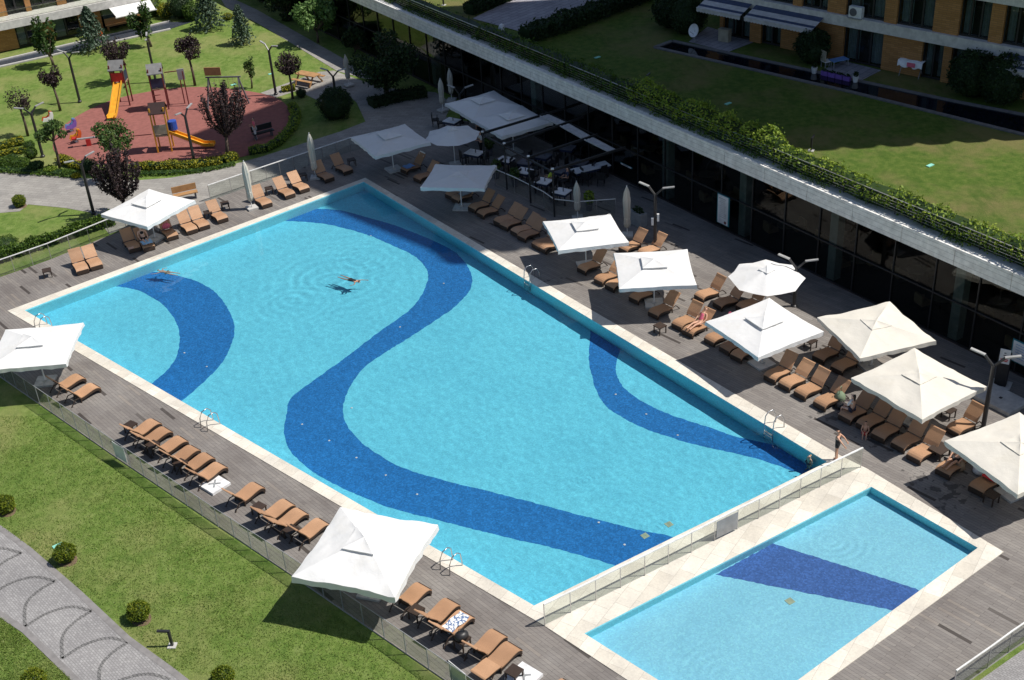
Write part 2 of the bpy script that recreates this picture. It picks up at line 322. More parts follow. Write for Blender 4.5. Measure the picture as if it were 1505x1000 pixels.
def band(name,px,P,z,mat,smooth=True):
    pts=[GW(x,y,z) for x,y in px]; pts=catmull(pts,4,True) if smooth else pts
    pts=clip(jag(pts),P); struct(MB().poly(pts,z+.004).build(name,mat))
band('blue_band',[(150,410),(173,408),(201.6,403),(230,400),(259,405),(288,413),(313,427),(331,447.6),(342,469),(344.5,487),(340,507),(329,530),(309.6,552),(288,572),(266,590),(240,604),(205,580),(224,563),(245,545),(259,525),(264,501.6),(262,482),(252,462),(234,444),(212,431),(191,424),(160,419)],POOL,ZB,MT['band'])
band('blue_band',[(400,322),(424,316),(440,310),(464,307),(496,309),(520,314),(547,322),(576,330),(602.5,340),(632,352),(661,366),(675.6,377),(687.5,391.6),(693.7,409),(691.5,425),(682,438),(663.6,455),(632,476.6),(602.5,496),(565,519),(542,535),(528,549),(514,570),(506,590),(504,605),(508,622),(520,639),(538,656),(567,675),(600,691),(653,706),(700,718),(760,733),(840,754),(930,777),(1000,795),(985,830),(930,838),(880,824),(800,802),(760,794),(700,779),(645,765),(604,755),(573,746.5),(543,734),(510,721),(460,694),(430,667),(420,650),(417.5,628),(422,605),(426,587),(446,570),(480,546),(517,519),(557,488),(584,469.5),(605,453),(618.4,435.4),(626.4,419.5),(629.6,407.5),(626.4,395.5),(616,382),(597,370),(570.6,358),(541,346),(509.5,336.5),(477.6,329.6),(443,326),(410,325)],POOL,ZB,MT['band'])
band('blue_band',[(872,470),(868,490),(865.5,518),(868,545),(876,573),(890,597),(915,614),(945,629),(981,642),(1030,656),(1087,668),(1140,683),(1190,700),(1215,695),(1205,682),(1160,661),(1120,650),(1085,643),(1050,631),(1000,615),(965,601),(935,585),(915,568),(905.5,548),(906.5,530),(914,505),(916,480)],POOL,ZB,MT['band'])
band('violet_band',[(1052,845),(1123,806),(1130,797),(1345,865),(1358,872),(1315,898)],KID,ZK,MT['kband'],False)
for m in (MT['band'],):pass
MT['water']=watermat('pool water',(.95,1.,1.)); MT['kwater']=watermat('paddling water',(.98,1.,1.))
def ripples(x,y,rings,amp):
    q=Vector((x,y,0)); h=noise.noise(q*1.1)*.55+noise.noise(Vector((x*2.3+y*.9,y*2.1-x*.4,4.)))*.35+noise.noise(q*4.7+Vector((9,3,1)))*.16; h*=amp
    for (cx,cy,r,lam,a) in rings:
        d=math.hypot(x-cx,y-cy)
        if d<r:
            d2=d+.35*lam*noise.noise((x*.9+cx,y*.9,2)); h+=a*math.sin(d2*6.283/lam)*(1-d/r)**1.4*min(1,d/lam)*(.55+.6*noise.noise((x*.5,y*.5+cy,5)))
    return h
def water(name,Q,z,mat,nu,nv,rings,amp):
    A,B,C_,D=[Vector(p) for p in Q]; m=MB()
    for i in range(nu+1):
        p=A.lerp(D,i/nu); q=B.lerp(C_,i/nu)
        for j in range(nv+1):
            x,y=p.lerp(q,j/nv); m.v.append((x,y,z+ripples(x,y,rings,amp)))
    for i in range(nu):
        for j in range(nv): a=i*(nv+1)+j; m.f.append((a,a+nv+1,a+nv+2,a+1))
    me=m.build(name,mat,None,True); me.data.update()
    if me.data.polygons[0].normal.z<0: me.data.flip_normals()
    me.cycles.is_caustics_caster=True; return struct(me)
gp=lambda x,y:(G(x,y).x,G(x,y).y)
rings=[(*gp(500,395),7.,.75,.009),(*gp(545,365),4.5,.45,.004),(*gp(440,430),4.8,.6,.006),(*gp(1190,674),2.4,.35,.006)]+[(*gp(x,y),1.1,.22,.004) for x,y in ((880,685),(945,727),(985,755),(790,722),(790,860),(1150,640),(500,640))]
water('pool_water',POOL,-.05,MT['water'],330,200,rings,.013)
water('paddling_pool_water',KID,-.05,MT['kwater'],110,150,[(*gp(1230,786),3.6,.34,.005),(*gp(1075,985),3.2,.34,.005),(*gp(1160,900),2.2,.3,.003)],.010)
def sheet(name,P,z,mat): return struct(MB().poly(P,z).build(name,mat))
# small floor lights of the pool
lt=None
for x,y in [(517,600),(444,624),(484,648),(524,673),(567,699),(613,727),(880,768),(918,801),(652,417),(588,481),(545,347),(905,580),(950,609),(996,640),(271,519),(304,539),(588,481)][:16]:
    p=GW(x,y,ZB)
    if lt is None:
        lt=MB().lathe([(.05,0),(.05,.02),(.035,.03)],10).build('pool_light',MT['sign']); lt.location=(p.x,p.y,ZB+.006)
        tag(lt,'small round white light set in the tiled pool floor','pool light','lights on the pool floor')
    else: dup(lt,(p.x,p.y,ZB+.006),0,lt['label'])
for x,y,P_ in ((983,771,0),(948,788,0),(1161,884,1)):
    zb=ZK if P_ else ZB; p=GW(x,y,zb); o=MB().box((0,0,.012),(.28,.28,.016),R_(30)).build('pool_drain',MT['drain']); o.location=(p.x,p.y,zb); tag(o,'square yellowish drain cover on the '+('paddling pool floor' if P_ else 'blue tiled band' if x<960 else 'light tiled floor near the blue band'),'drain cover')
# paths
sheet('path',ws([(-60,738),(0,775.6),(40.8,805.6),(115,870),(187,937.5),(250,983),(330,1045),(180,1060),(113,1000),(36,925.5),(0,901.6),(-60,866)]),GZ+.012,MT['cobble'])
def strip(mb,pts,wd,z):
    pts=[Vector((p[0],p[1])) for p in pts]; n=len(pts); L=[];Rr=[]
    for i in range(n):
        t=(pts[min(i+1,n-1)]-pts[max(i-1,0)]).normalized(); q=Vector((-t.y,t.x))*wd/2; L.append(pts[i]+q); Rr.append(pts[i]-q)
    mb.add([(p.x,p.y,z) for p in L]+[(p.x,p.y,z) for p in Rr],[(n+i,n+i+1,i+1,i) for i in range(n-1)])
fin=MB(); Ti=[(-23,772),(31.2,811.6),(80.4,853),(134.4,896.8),(188.3,942.3),(250,997.5)]; Li=[(-74,832),(-18,876),(36,920),(90.7,966.8),(146,1014)]
for i in range(5):
    t0,l,t1=Ti[i],Li[i],Ti[i+1]; 
    mid=lambda a,b,f,ox,oy:(a[0]+(b[0]-a[0])*f+ox,a[1]+(b[1]-a[1])*f+oy)
    fin_pts=[t0,mid(t0,l,.35,-9,-9),mid(t0,l,.7,-12,-12),l]; strip(fin,catmull([G(*p) for p in fin_pts],6),.13,GZ+.018)
    fin_pts=[l,mid(l,t1,.35,-3,-11),mid(l,t1,.7,-1,-13),t1]; strip(fin,catmull([G(*p) for p in fin_pts],6),.13,GZ+.018)
struct(fin.build('path_pattern',MT['cobbledark']))
edge=MB()
for e in ([(-60,738),(0,775.6),(40.8,805.6),(115,870),(187,937.5),(250,983),(330,1045)],[(180,1060),(113,1000),(36,925.5),(0,901.6),(-60,866)]):
    strip(edge,[G(*p) for p in e],.24,GZ+.02)
struct(edge.build('path_kerb',MT['kerb']))
sheet('path',ws([(1438,1000),(1505,953),(1640,860),(1760,1000),(1500,1160),(1300,1100)]),GZ+.012,MT['cobble'])
sheet('path',ws([(-60,250),(0,250),(68,257),(102,260.5),(204,264),(250,260.5),(301,252),(345,240),(382.6,230),(420,218),(500,192.5),(537,178),(524,150),(500,128),(472.7,149.6),(437,132.6),(404.7,142.8),(382.6,136),(420,122),(469,105),(490,103),(560,128),(640,135),(664,150),(655,172),(640,205),(600,222),(516,212),(433.5,252),(309.5,294.5),(160,343),(136,312),(95,304.7),(41,299.6),(29,309.7),(0,312),(-60,312)]),GZ+.012,MT['pave'])
sheet('path',ws([(343.5,-2),(377,13.6),(500,83),(560,122),(495,103.7),(420,58),(379,34),(331.6,10),(322,-6)]),GZ+.02,MT['pave'])
PG=catmull(ws([(80,222),(84,195),(110,172),(160,148),(220,134),(280,127.5),(340,130),(400,141),(424,158),(430,178),(414,205),(380,222),(350,231),(300,240),(240,240),(180,240),(120,238)]),5,True)
struct(MB().prism([(p.x,p.y) for p in PG],GZ-.05,GZ+.025).build('playground_surface',MT['rubber']))
pr=G(590,400)
def blades(name,px,z,n,mat,seed,hh=.06):
    P=[G(x,y,z) for x,y in px]; r=random.Random(seed); m=MB(); tri=[(P[0],P[i],P[i+1]) for i in range(1,len(P)-1)]; ar=[((b-a).cross(c-a)).length for a,b,c in tri]; T=sum(ar)
    for (a,b,c),A in zip(tri,ar):
        for _ in range(int(n*A/T)):
            u,v=r.random(),r.random()
            if u+v>1: u,v=1-u,1-v
            p=a+(b-a)*u+(c-a)*v; dens=noise.noise(Vector((p.x*.5,p.y*.5,seed)))
            if r.random()<.35-dens*.6: continue
            t=r.uniform(0,6.28); h=hh*r.uniform(.5,1.4); w_=.018; dx,dy=math.cos(t)*w_,math.sin(t)*w_; lx_,ly_=r.gauss(0,.5)*h,r.gauss(0,.5)*h; o=len(m.v)
            m.v+= [(p.x-dx,p.y-dy,z),(p.x+dx,p.y+dy,z),(p.x+lx_,p.y+ly_,z+h)]; m.f.append((o,o+1,o+2))
    o=m.build(name,mat); tag(o,'short grass blades growing on the '+('near lawn' if z<1 else 'raised roof lawn'),'grass'); return struct(o,'stuff')
MT['blade']=leafmat('grass blades',[(.10,.18,.03),(.17,.25,.05),(.28,.33,.10)],trans=.3)
blades('grass',[(0,612),(62,612),(420,855),(640,1005),(345,1005),(255,983),(45,805),(0,775)],GZ,42000,MT['blade'],3)
blades('grass',[(0,905),(110,1002),(0,1002)],GZ,6000,MT['blade'],4)
# ------------------------------------------------------------------ glass balustrades
def fence(name,pts,label,spacing=1.08,h=1.,rail=.05,railm='whitemetal',curb=True,postm='steel',z=0):
    pts=[Vector((p.x,p.y,z)) for p in pts]; t=thing(name,label,'glass fence',pts[0]); o=pts[0]
    rb=MB(); cu=MB()
    for a,b in zip(pts,pts[1:]):
        d=b-a; L=d.length; u=d/L; n=max(1,round(L/spacing)); rz=math.atan2(u.y,u.x)
        rb.bar(a-o+Vector((0,0,h)),b-o+Vector((0,0,h)),rail,min(.04,rail))
        for k in range(n+1):
            p=a+u*(L*k/n)-o
            if k<n or b is pts[-1]: MB().box((p.x,p.y,h/2),(.028,.028,h-.03),rz).build('post',MT[postm],t)
            if k<n:
                q=a+u*(L*(k+.5)/n)-o; MB().box((q.x,q.y,h*.5+.01),(L/n-.04,.006,h-.10),rz).build('glass_panel',MT['glass'],t)
    rb.build('top_rail',MT[railm],t); return t
fence('glass_fence',[G(-70,505),G(59,594.5),G(172,673),G(321,775),G(421,840),G(565,938),G(700,1032)],'long glass fence between the grey deck and the lawn with round bushes',railm='grey',postm='grey',rail=.02)
fence('glass_fence',[G(-70,432),G(0,407.5),G(22,400),G(75.6,381),G(160.6,346),G(235,320)],'glass fence with white rail in front of the low hedge',1.3)
fence('glass_fence',[G(309.5,294.5),G(372,273),G(433.5,252),G(516,224),G(560,214)],'glass fence with white rail below the playground path',1.2,rail=.07)
fence('glass_fence',[G(801,920),G(876,883),G(947.6,847),G(1016,813),G(1083.5,778.6),G(1145,748),G(1205,717),G(1265,688)],'glass fence with white rail between the large pool and the paddling pool',1.1,rail=.07,railm='whitemetal',z=.025)
fence('glass_fence',[G(1400,1018),G(1451,982),G(1482,959),G(1620,865)],'glass fence with bright rail along the cobbled path past the paddling pool',1.2,rail=.05)
fence('glass_fence',[G(729,272),G(757,284),G(800,306),G(815,317),G(850,321),G(905,317)],'glass screen around the shaded restaurant terrace',1.2,1.05,.04)
for (a,b,lab,f) in ((G(1050,795),G(1083.5,778.6),'grey notice panel fixed on the fence between the two pools',-.03),(G(172,673),G(190.6,685),'pale grey notice panel fixed on the lawn fence behind the loungers',-.03),(G(663,998),G(690,1020),'pale grey notice panel on the lawn fence beside the bottom loungers',-.03)):
    d=(b-a); rz=math.atan2(d.y,d.x); m=(a+b)/2; o=MB().box((0,0,.5),(d.length*.92,.02,.8)).build('notice_board',MT['grey'] if 'two pools' in lab else MT['sign']); o.location=(m.x+.05*math.sin(rz),m.y-.05*math.cos(rz),.04); o.rotation_euler=(0,0,rz); tag(o,lab,'panel')
# ------------------------------------------------------------------ sun loungers
def make_lounger():
    t=thing('sun_lounger','', 'sun lounger')
    W=.68; N=10
    prof=[(i/N*1.10, .33+.045*math.sin(i/N*math.pi*1.6+.2)-(.10*(1-i/N*5)**2 if i/N<.2 else 0)) for i in range(N+1)]
    def slabp(prof,th,W):
        m=MB(); n=len(prof)
        for sgn in (-1,1):
            m.v+= [(x,sgn*W/2,z) for x,z in prof]+[(x,sgn*W/2,z-th) for x,z in prof]
        a=0;b=2*n
        for i in range(n-1):
            m.f+= [(a+i,a+i+1,b+i+1,b+i),(a+n+i+1,a+n+i,b+n+i,b+n+i+1),(a+i+1,a+i,a+n+i,a+n+i+1),(b+i,b+i+1,b+n+i+1,b+n+i)]
        m.f+= [(a,b,b+n,a+n),(a+n-1,a+2*n-1,b+2*n-1,b+n-1)]
        return m
    slabp(prof,.035,W).build('seat',MT['tan'],t)
    fr=slabp([(x+.004,z-.036) for x,z in prof],.13,W-.03)
    fr.box((.02,0,.16),(.05,W-.04,.22)); fr.build('frame',MT['dark'],t)
    for x in (.1,1.05):
        for y in (-1,1): MB().bar((x,y*.30,.26),(x+(.05 if x>1 else -.04),y*.31,0),.05).build('leg',MT['dark'],t)
    for y in (-1,1): MB().tube([(1.05,y*.31,.27),(1.35,y*.31,.30),(1.62,y*.31,.02),(1.56,y*.31,.0)],.025,6).build('leg',MT['dark'],t)
    bp=[(0,0),(.2,.015),(.4,.0),(.6,-.02),(.76,-.01),(.80,-.04)]
    bk=slabp(bp,.03,W).build('backrest',MT['tan'],t); bk.location=(1.10,0,.345); bk.rotation_euler=(0,-R_(52),0)
    sb=slabp([(x*.97,z-.031) for x,z in bp[:5]],.03,W-.05).build('back_frame',MT['dark'],bk)
    return t
L0=make_lounger(); used=[False]
def lounger(px,ang,label,group,back=52,z=0.):
    g=G(px[0],px[1],.30)
    if not used[0]: o=L0; used[0]=True
    else: o=ctree(L0)
    o.location=(g.x,g.y,z); o.rotation_euler=(0,0,R_(ang)); o['label']=label; o['group']=group
    for ch in o.children:
        if ch.name.startswith('backrest'): ch.rotation_euler=(0,-R_(back+rng.uniform(-8,5)),0)
    return o
rowA=[(120.7,552),(142,565.6),(231,618),(247.5,630),(270.5,643.7),(288,657),(309.6,668.4),(327.4,682),(381.8,711.7),(426.6,737),(446,750),(477,765),(624.8,860),(666.6,883),(687.6,900.8),(735.4,928.7),(757.3,947.6),(839,1002)]
sA=['under the left edge parasol rim','beside the white parasol at the fence corner','next to the far end dark table','right of the one next to the end table','left in the middle pair by the small floor stain','right in the middle pair by the small floor stain','in the pair before the white slab','just left of the white slab','alone right after the white slab','left in the pair beyond the white slab','right in the pair beyond the white slab','half under the big white parasol, upper side','emerging below the big white parasol','left of the one with the patterned towel','carrying the blue and white patterned towel','with black bag at its head','with its backrest laid flat','cut by the bottom edge of the photo']
LA=[]
for i,p in enumerate(rowA): LA.append(lounger(p,-133+rng.uniform(-2.5,2.5),'tan lounger by the lawn fence, '+sA[i],'loungers along the lawn fence',4 if i==16 else 56))
rowB=[(121.5,397,117),(142,390.5,118),(198,365,118),(219,363,119),(254,347,120),(282.6,338,121),(300.6,332,121),(327.6,321.6,122),(392.8,299.6,122),(426.8,286,123),(448,277.5,123),(484.5,262,124),(512,250.7,125)]
sB=['sunny pair by the lone table, nearer the table','sunny pair by the lone table, nearer the parasol','in the parasol shade with a cloth hanging from it','in the parasol shade carrying a sunbather','holding a bright pink bag beside the parasol pole','half hidden by the white parasol edge','in the open just right of the white parasol','with dark tables on both sides, right of the white parasol','behind the furled parasol near the white gate post','left in the sunny pair between the furled parasols','right in the sunny pair between the furled parasols','shaded behind the second furled parasol','last before the pool corner, deep in shade']
LB=[]
for i,(x,y,a) in enumerate(rowB): LB.append(lounger((x,y),a,'tan lounger, far pool side, '+sB[i],'loungers along the far pool side'))
rowC=[(592.6,249.8),(612,262.6),(658.6,287),(668,293),(692.6,306),(705,314.4),(730,326),(739.4,332),(754.7,340.7),(765.7,348.4),(786,360),(796,365),(854,396),(879,412),(895,421),(930.5,439),(959.3,461),(994,478),(1010,488),(1041.8,500),(1064,513),(1081,524),(1130.6,555),(1151.8,566),(1174.8,578.8),(1203.7,594),(1241,613.6),(1267,625.5),(1289.6,641),(1319,655),(1342.4,672),(1385,693.7),(1434,719)]
LC=[]
sC=['first by the pool corner with a white towel over it','second from the pool corner, in the shade','left under the lone shaded white parasol','right under the lone shaded white parasol','just right of the shaded parasol pole','second right of the shaded parasol pole','left in the first shaded pair','right in the first shaded pair','left in the second shaded pair','right in the second shaded pair','left of two half under the tilted white parasol','right of two half under the tilted white parasol','hidden behind the tilted parasol slab','beside the concrete slab of the tilted parasol','left of the wide white parasol, in sun','under the front edge of the wide white parasol','in front of the slab of the wide white parasol','in sun left of the sunbather in pink','carrying the sunbather in pink','first of three under the pointed white parasol','second of three under the pointed white parasol','third of three under the pointed white parasol','first right of the pointed parasol slab','second right of the pointed parasol slab','third right of the pointed parasol slab','half in sun left of the woman in white','carrying the seated woman in white','behind the sitting child','right of the sitting child','with a pale parasol base behind it, in shade','sunny one next to the wide dark table','carrying a reclining sunbather near the dark table','with a red towel by the last parasol']
for i,p in enumerate(rowC): LC.append(lounger(p,37+rng.uniform(-3,3),'tan lounger, restaurant side, '+sC[i],'loungers along the restaurant side',52 if i!=3 else 50))
for p,a,s in [((1026.5,436),33,'in sun between the wide parasol and the round one'),((1053.7,447.6),30,'in the shade left of the round parasol'),((1088,452),33,'mostly hidden below the round parasol'),((915,366),38,'behind the tilted white parasol, back showing'),((943,372),38,'behind the wide white parasol near the lamp'),((1202,526),37,'left in the shade of the cream parasols'),((1229,542),37,'right in the shade of the cream parasols'),((1400,632.5),33,'in sun beside the black lamp post')]:
    lounger(p,a,'tan lounger, back row, '+s,'back row loungers')
# side tables
def make_table(mat='dark'):
    t=thing('side_table','','side table'); MB().box((0,0,.40),(.48,.48,.05)).build('table_top',MT[mat],t)
    for x in (-1,1):
        for y in (-1,1): MB().box((x*.2,y*.2,.19),(.045,.045,.375)).build('leg',MT[mat],t)
    return t
T0=make_table(); tu=[0]
for x,y,a,s in [(69.7,402,20,'standing alone on the deck by the left hedge'),(331,303,20,'between the white parasol and the furled one'),(396,281,20,'between the furled parasol and the sunny pair'),(445.5,261,20,'behind the sunny pair on the far side'),(306,316.5,20,'right of the white parasol, between loungers'),(517,239,20,'near the shaded end of the far side'),(970,484,35,'beside the sunny lounger near the wide parasol'),(1191,506,35,'in front of the cream parasols with white things on it'),(1394,608,35,'near the lamp post with long shadow'),(1381,664,35,'low and wide between two loungers in the sun'),(1457,733,35,'by the last parasol base')]:
    g=G(x,y,.2)
    o=T0 if tu[0]==0 else ctree(T0); tu[0]=1; o.location=(g.x,g.y,0); o.rotation_euler=(0,0,R_(a)); o['label']='small dark wicker side table '+s; o['group']='wicker side tables'
    if 'low and wide' in s: o.scale=(1.6,1.3,.95)
def between(a,b,f,s,along=1.22,side=0.):
    c=a.location.lerp(b.location,f); rz=a.rotation_euler.z; m=Matrix.Rotation(rz,3,'Z'); p=c+m@Vector((along,side,0)); o=ctree(T0); o.location=(p.x,p.y,0); o.rotation_euler=(0,0,rz+R_(4)); o['label']='small dark wicker side table '+s; o['group']='wicker side tables'; return p
between(LA[2],LA[2],0,'at the far end of the lawn fence row',1.0,-.62); between(LA[3],LA[4],.5,'between the first two pairs by the lawn fence'); between(LA[5],LA[6],.5,'between the second and third pairs by the lawn fence')
between(LA[9],LA[9],0,'left of the pair beyond the white slab',1.1,-.66); between(LA[10],LA[11],.55,'beside the largest parasol by the lawn fence'); between(LA[12],LA[13],.5,'between the big parasol and the towel lounger'); BAGP=between(LA[14],LA[15],.5,'under the black bag by the lawn fence',1.15); between(LA[16],LA[16],0,'right of the flat lounger',1.0,.85)
# ------------------------------------------------------------------ parasols
def canopy_mesh(a,rise,val,seed,wr=.03,N=16,ribs=True):
    m=MB(); off=Vector((seed*3.1,seed*1.7,0))
    def z(x,y,d,e):
        h=rise*(1-d)**.92-.06*(1-e*e)*d*(1.15-d)*2.2      # sag of each gore between its two ribs
        q=Vector((x*1.1,y*1.1,0))+off
        return h+wr*(noise.noise(q)*.7+noise.noise(q*3.1)*.35)*(.25+d)*min(1,(1-e*e)*2.5+.15)+wr*.16*math.sin(e*7+seed)*(1-e*e)*d*d
    for k in range(4):
        R=Matrix.Rotation(k*math.pi/2,3,'Z'); o=len(m.v); M2=N
        for i in range(M2+1):
            d=i/M2
            for j in range(N+1):
                e=-1+2*j/N; bow=1-.028*(1-e*e)*d; p=R@Vector((a*d*bow,a*d*e,0)); m.v.append((p.x,p.y,z(p.x,p.y,d,e)))
        w=N+1
        for i in range(M2):
            for j in range(N):
                q=(o+i*w+j,o+(i+1)*w+j,o+(i+1)*w+j+1,o+i*w+j+1); m.f.append(q if i else q[1:] if False else q)
        o2=len(m.v)
        for row in range(2):
            for j in range(N+1):
                v=m.v[o+M2*w+j]; dz=0 if row==0 else -val*(1+.10*math.sin(j*1.1+seed+k)); f=1.0 if row==0 else 1.0+.014*math.sin(j*2.1+seed*k)
                m.v.append((v[0]*f*1.0005,v[1]*f*1.0005,v[2]+dz))
        for j in range(N): m.f.append((o2+j,o2+w+j,o2+w+j+1,o2+j+1))
    return m
def parasol(cpx,ang,label,base=None,side=3.75,zr=2.05,fab='white',vent=True,seed=1,rise=.42,val=.20,tilt=(0,0),wr=.03):
    c=G(cpx[0],cpx[1],zr+rise*.25); t=thing('parasol',label,'parasol',(c.x,c.y,0),R_(ang),'open parasols')
    a=side/2
    o=canopy_mesh(a,rise,val,seed,wr).build('canopy',MT[fab],t,True,(0,0,zr)); o.rotation_euler=(tilt[0],tilt[1],0)
    m=o.data
    if vent:
        v=canopy_mesh(.62,.15,.035,seed+9,.008,8).build('vent',MT[fab],o,True,(0,0,rise*.70+.10))
    else:
        v=canopy_mesh(.50,.10,.03,seed+9,.04,8).build('vent',MT[fab],o,True,(0,0,rise*.78+.02))
    MB().tube([(0,0,.1),(0,0,zr+rise-.05)],.035,10).build('pole',MT['whitemetal'],t)
    b=MB()
    for sx in (-1,1):
        for sy in (-1,1): b.box((sx*.235,sy*.235,.055),(.455,.455,.10))
    b.box((0,0,.14),(.2,.2,.08)); b.build('base',MT['slab'],t)
    for k in range(8):
        an=k*math.pi/4; e=a*(1.36 if k%2 else .97); r_=(math.cos(an+math.pi/4*0),math.sin(an)); ee=a*.95*(1.4142 if k%2 else 1)
        MB().bar((r_[0]*.05,r_[1]*.05,zr+rise-.12),(r_[0]*ee,r_[1]*ee,zr-.06),.03).build('rib',MT['whitemetal'],t)
    return t
def cen(*p): return (sum(q[0] for q in p)/len(p),sum(q[1] for q in p)/len(p))
parasol(cen((216.7,275),(286.5,293),(219,330),(146,311.5)),-34,'white parasol with a vent beside the leftmost path lamp on the far pool side',seed=2)
parasol(cen((593.5,181),(632.6,207),(552,227),(516,199)),-63,'shaded white parasol with vent at the far pool corner',seed=3)
parasol(cen((640,239),(729.4,240.5),(711,277),(618,274.5)),-12,'shaded flat white parasol over the first restaurant side loungers',seed=4,vent=False,rise=.22,tilt=(-.06,0))
parasol(cen((799.7,328),(901.6,306.3),(923.7,354),(814.6,364)),9,'tilted white parasol in front of two furled parasols',seed=5,tilt=(-.03,.03))
parasol(cen((902.4,368.4),(1014.6,361.6),(1023,417),(905.8,422)),-2,'wide white parasol standing below the twin-arm lamp',seed=6)
parasol(cen((1125.9,431.4),(1212,488),(1120.8,521.5),(1033.3,468)),28,'pointed white parasol overlapping the round parasol',seed=7)
parasol(cen((1305,435),(1378,503),(1268,524),(1197,461)),15,'cream parasol half in the building shade',fab='cream',vent=False,seed=8,wr=.06)
parasol(cen((1339,510),(1455.5,562.6),(1359.5,613.6),(1245.8,549.9)),31,'cream parasol crossed by the lamp shadow',fab='cream',vent=False,seed=9,side=3.85,wr=.06)
g0=G(1386.6,642.7,2.05); g1=G(1500.6,726,2.05); dd=g1-g0; an=math.atan2(dd.y,dd.x); q=(g0+g1)/2+Vector((-math.sin(an),math.cos(an),0))*1.9
def PJ(P):
    d=P-CAM; z=d.dot(CF); return (752.5+FPX*d.dot(CR)/z,500+FPX*d.dot(CD)/z)
parasol(PJ(q),math.degrees(an),'cream parasol cut by the right edge of the photo',fab='cream',vent=False,seed=10,wr=.06,side=3.85)
parasol(cen((505,735.3),(643.7,763.8),(575.4,877),(426.5,842)),-21,'large white parasol with crisp folds overhanging the lawn fence',seed=11,side=4.0,rise=.52,wr=.11,val=.26)
g0=G(120.7,472,2.05); g1=G(95,532,2.05); dd=g1-g0; an=math.atan2(dd.y,dd.x); q=(g0+g1)/2+Vector((math.sin(an),-math.cos(an),0))*1.85
parasol(PJ(q),math.degrees(an),'white parasol cut by the left edge at the fence corner',seed=12)
parasol(cen((725.8,132),(769,153),(694,174.4),(653,149.5)),-61,'shaded white parasol with vent behind the lamp on the restaurant terrace',seed=13,zr=2.15)
parasol(cen((765.6,153.5),(805,176),(744,199),(694,172.8)),-61,'shaded white parasol with vent under the pergola beam',seed=14,zr=2.15)
def octa(cpx,label,r=1.85,zr=2.0,seed=1):
    c=G(cpx[0],cpx[1],zr+.15); t=thing('round_parasol',label,'parasol',(c.x,c.y,0),.2*seed,'open parasols'); m=MB(); n=8; K=6
    for i in range(K+1):
        for k in range(n*4):
            a=2*math.pi*k/(n*4); e=abs((k%4)/2-1); rr=r*i/K*(math.cos(math.pi/8)/math.cos(((k%4)/4)*math.pi/4-math.pi/8))*(1-.02*(1-e))
            d=i/K; m.v.append((rr*math.cos(a),rr*math.sin(a),.5*(1-d)-.05*(1-e)*d+.02*noise.noise((rr*math.cos(a),rr*math.sin(a),seed))))
    for i in range(K):
        for k in range(n*4):
            k2=(k+1)%(n*4); m.f.append((i*n*4+k,(i+1)*n*4+k,(i+1)*n*4+k2,i*n*4+k2))
    o=m.build('canopy',MT['white'],t,True,(0,0,zr)); canopy_mesh(.3,.1,.02,seed,.01,6).build('vent',MT['white'],o,True,(0,0,.46))
    MB().tube([(0,0,.1),(0,0,zr+.45)],.03,8).build('pole',MT['whitemetal'],t); MB().box((0,0,.06),(.7,.7,.12)).build('base',MT['slab'],t)
    for k in range(8): a=k*math.pi/4; MB().bar((0,0,zr+.36),(math.cos(a)*r*.93,math.sin(a)*r*.93,zr-.03),.025).build('rib',MT['whitemetal'],t)
octa((665,196),'shaded round parasol between the pool corner and the restaurant',1.75,2.0,1)
octa((1127,404),'round white parasol beside the lamp on the dark deck',1.85,2.0,3)
def furled(base,top,label):
    g=G(*base); tp=AY(*top,g.y); h=max(2.3,tp.z); t=thing('furled_parasol',label,'furled parasol',(g.x,g.y,0),rng.uniform(0,3),'furled parasols')
    MB().lathe([(.13,.55),(.17,.75),(.15,1.1),(.18,1.5),(.19,h-.75),(.15,h-.35),(.06,h-.05),(.02,h)],28,(0,0,0),lambda a,z:1+.22*math.sin(a*7+z*1.5)).build('cloth',MT['furled'],t,True)
    MB().lathe([(.155,1.06),(.165,1.10),(.155,1.14)],16).build('strap',MT['cream'],t)
    MB().tube([(0,0,.08),(0,0,h+.08)],.028,8).build('pole',MT['whitemetal'],t); MB().box((0,0,.06),(.62,.62,.12)).build('base',MT['slab'],t)
furled((370.7,307),(357,238),'furled cream parasol beside the white gate post'); furled((464,262),(455.6,197),'furled cream parasol by the fence near the shade line')
furled((513,126),(507.6,83),'furled parasol far off near the dark round bush'); furled((651,163),(649.6,126),'furled parasol left of the restaurant parasols, nearer one'); furled((664,148),(661,111),'furled parasol left of the restaurant parasols, farther one')
furled((849,322),(847,268),'furled parasol behind the tilted parasol, by the glass screen'); furled((922,347),(919,275),'furled parasol in front of the dark glass wall')
for x,y,s in ((316,713,'between two loungers by the lawn fence'),(770,995,'at the bottom of the lawn fence row')):
    g=G(x,y,.06); t=thing('parasol_stand','empty white parasol stand slab '+s,'parasol base',(g.x,g.y,0),R_(-43)); m=MB()
    for sx in (-1,1):
        for sy in (-1,1): m.box((sx*.235,sy*.235,.06),(.46,.46,.12))
    m.build('slab',MT['sign'],t); c=MB(); c.box((0,0,.135),(.5,.06,.03),R_(45)); c.box((0,0,.137),(.5,.06,.028),R_(-45)); c.build('cross_foot',MT['grey'],t)
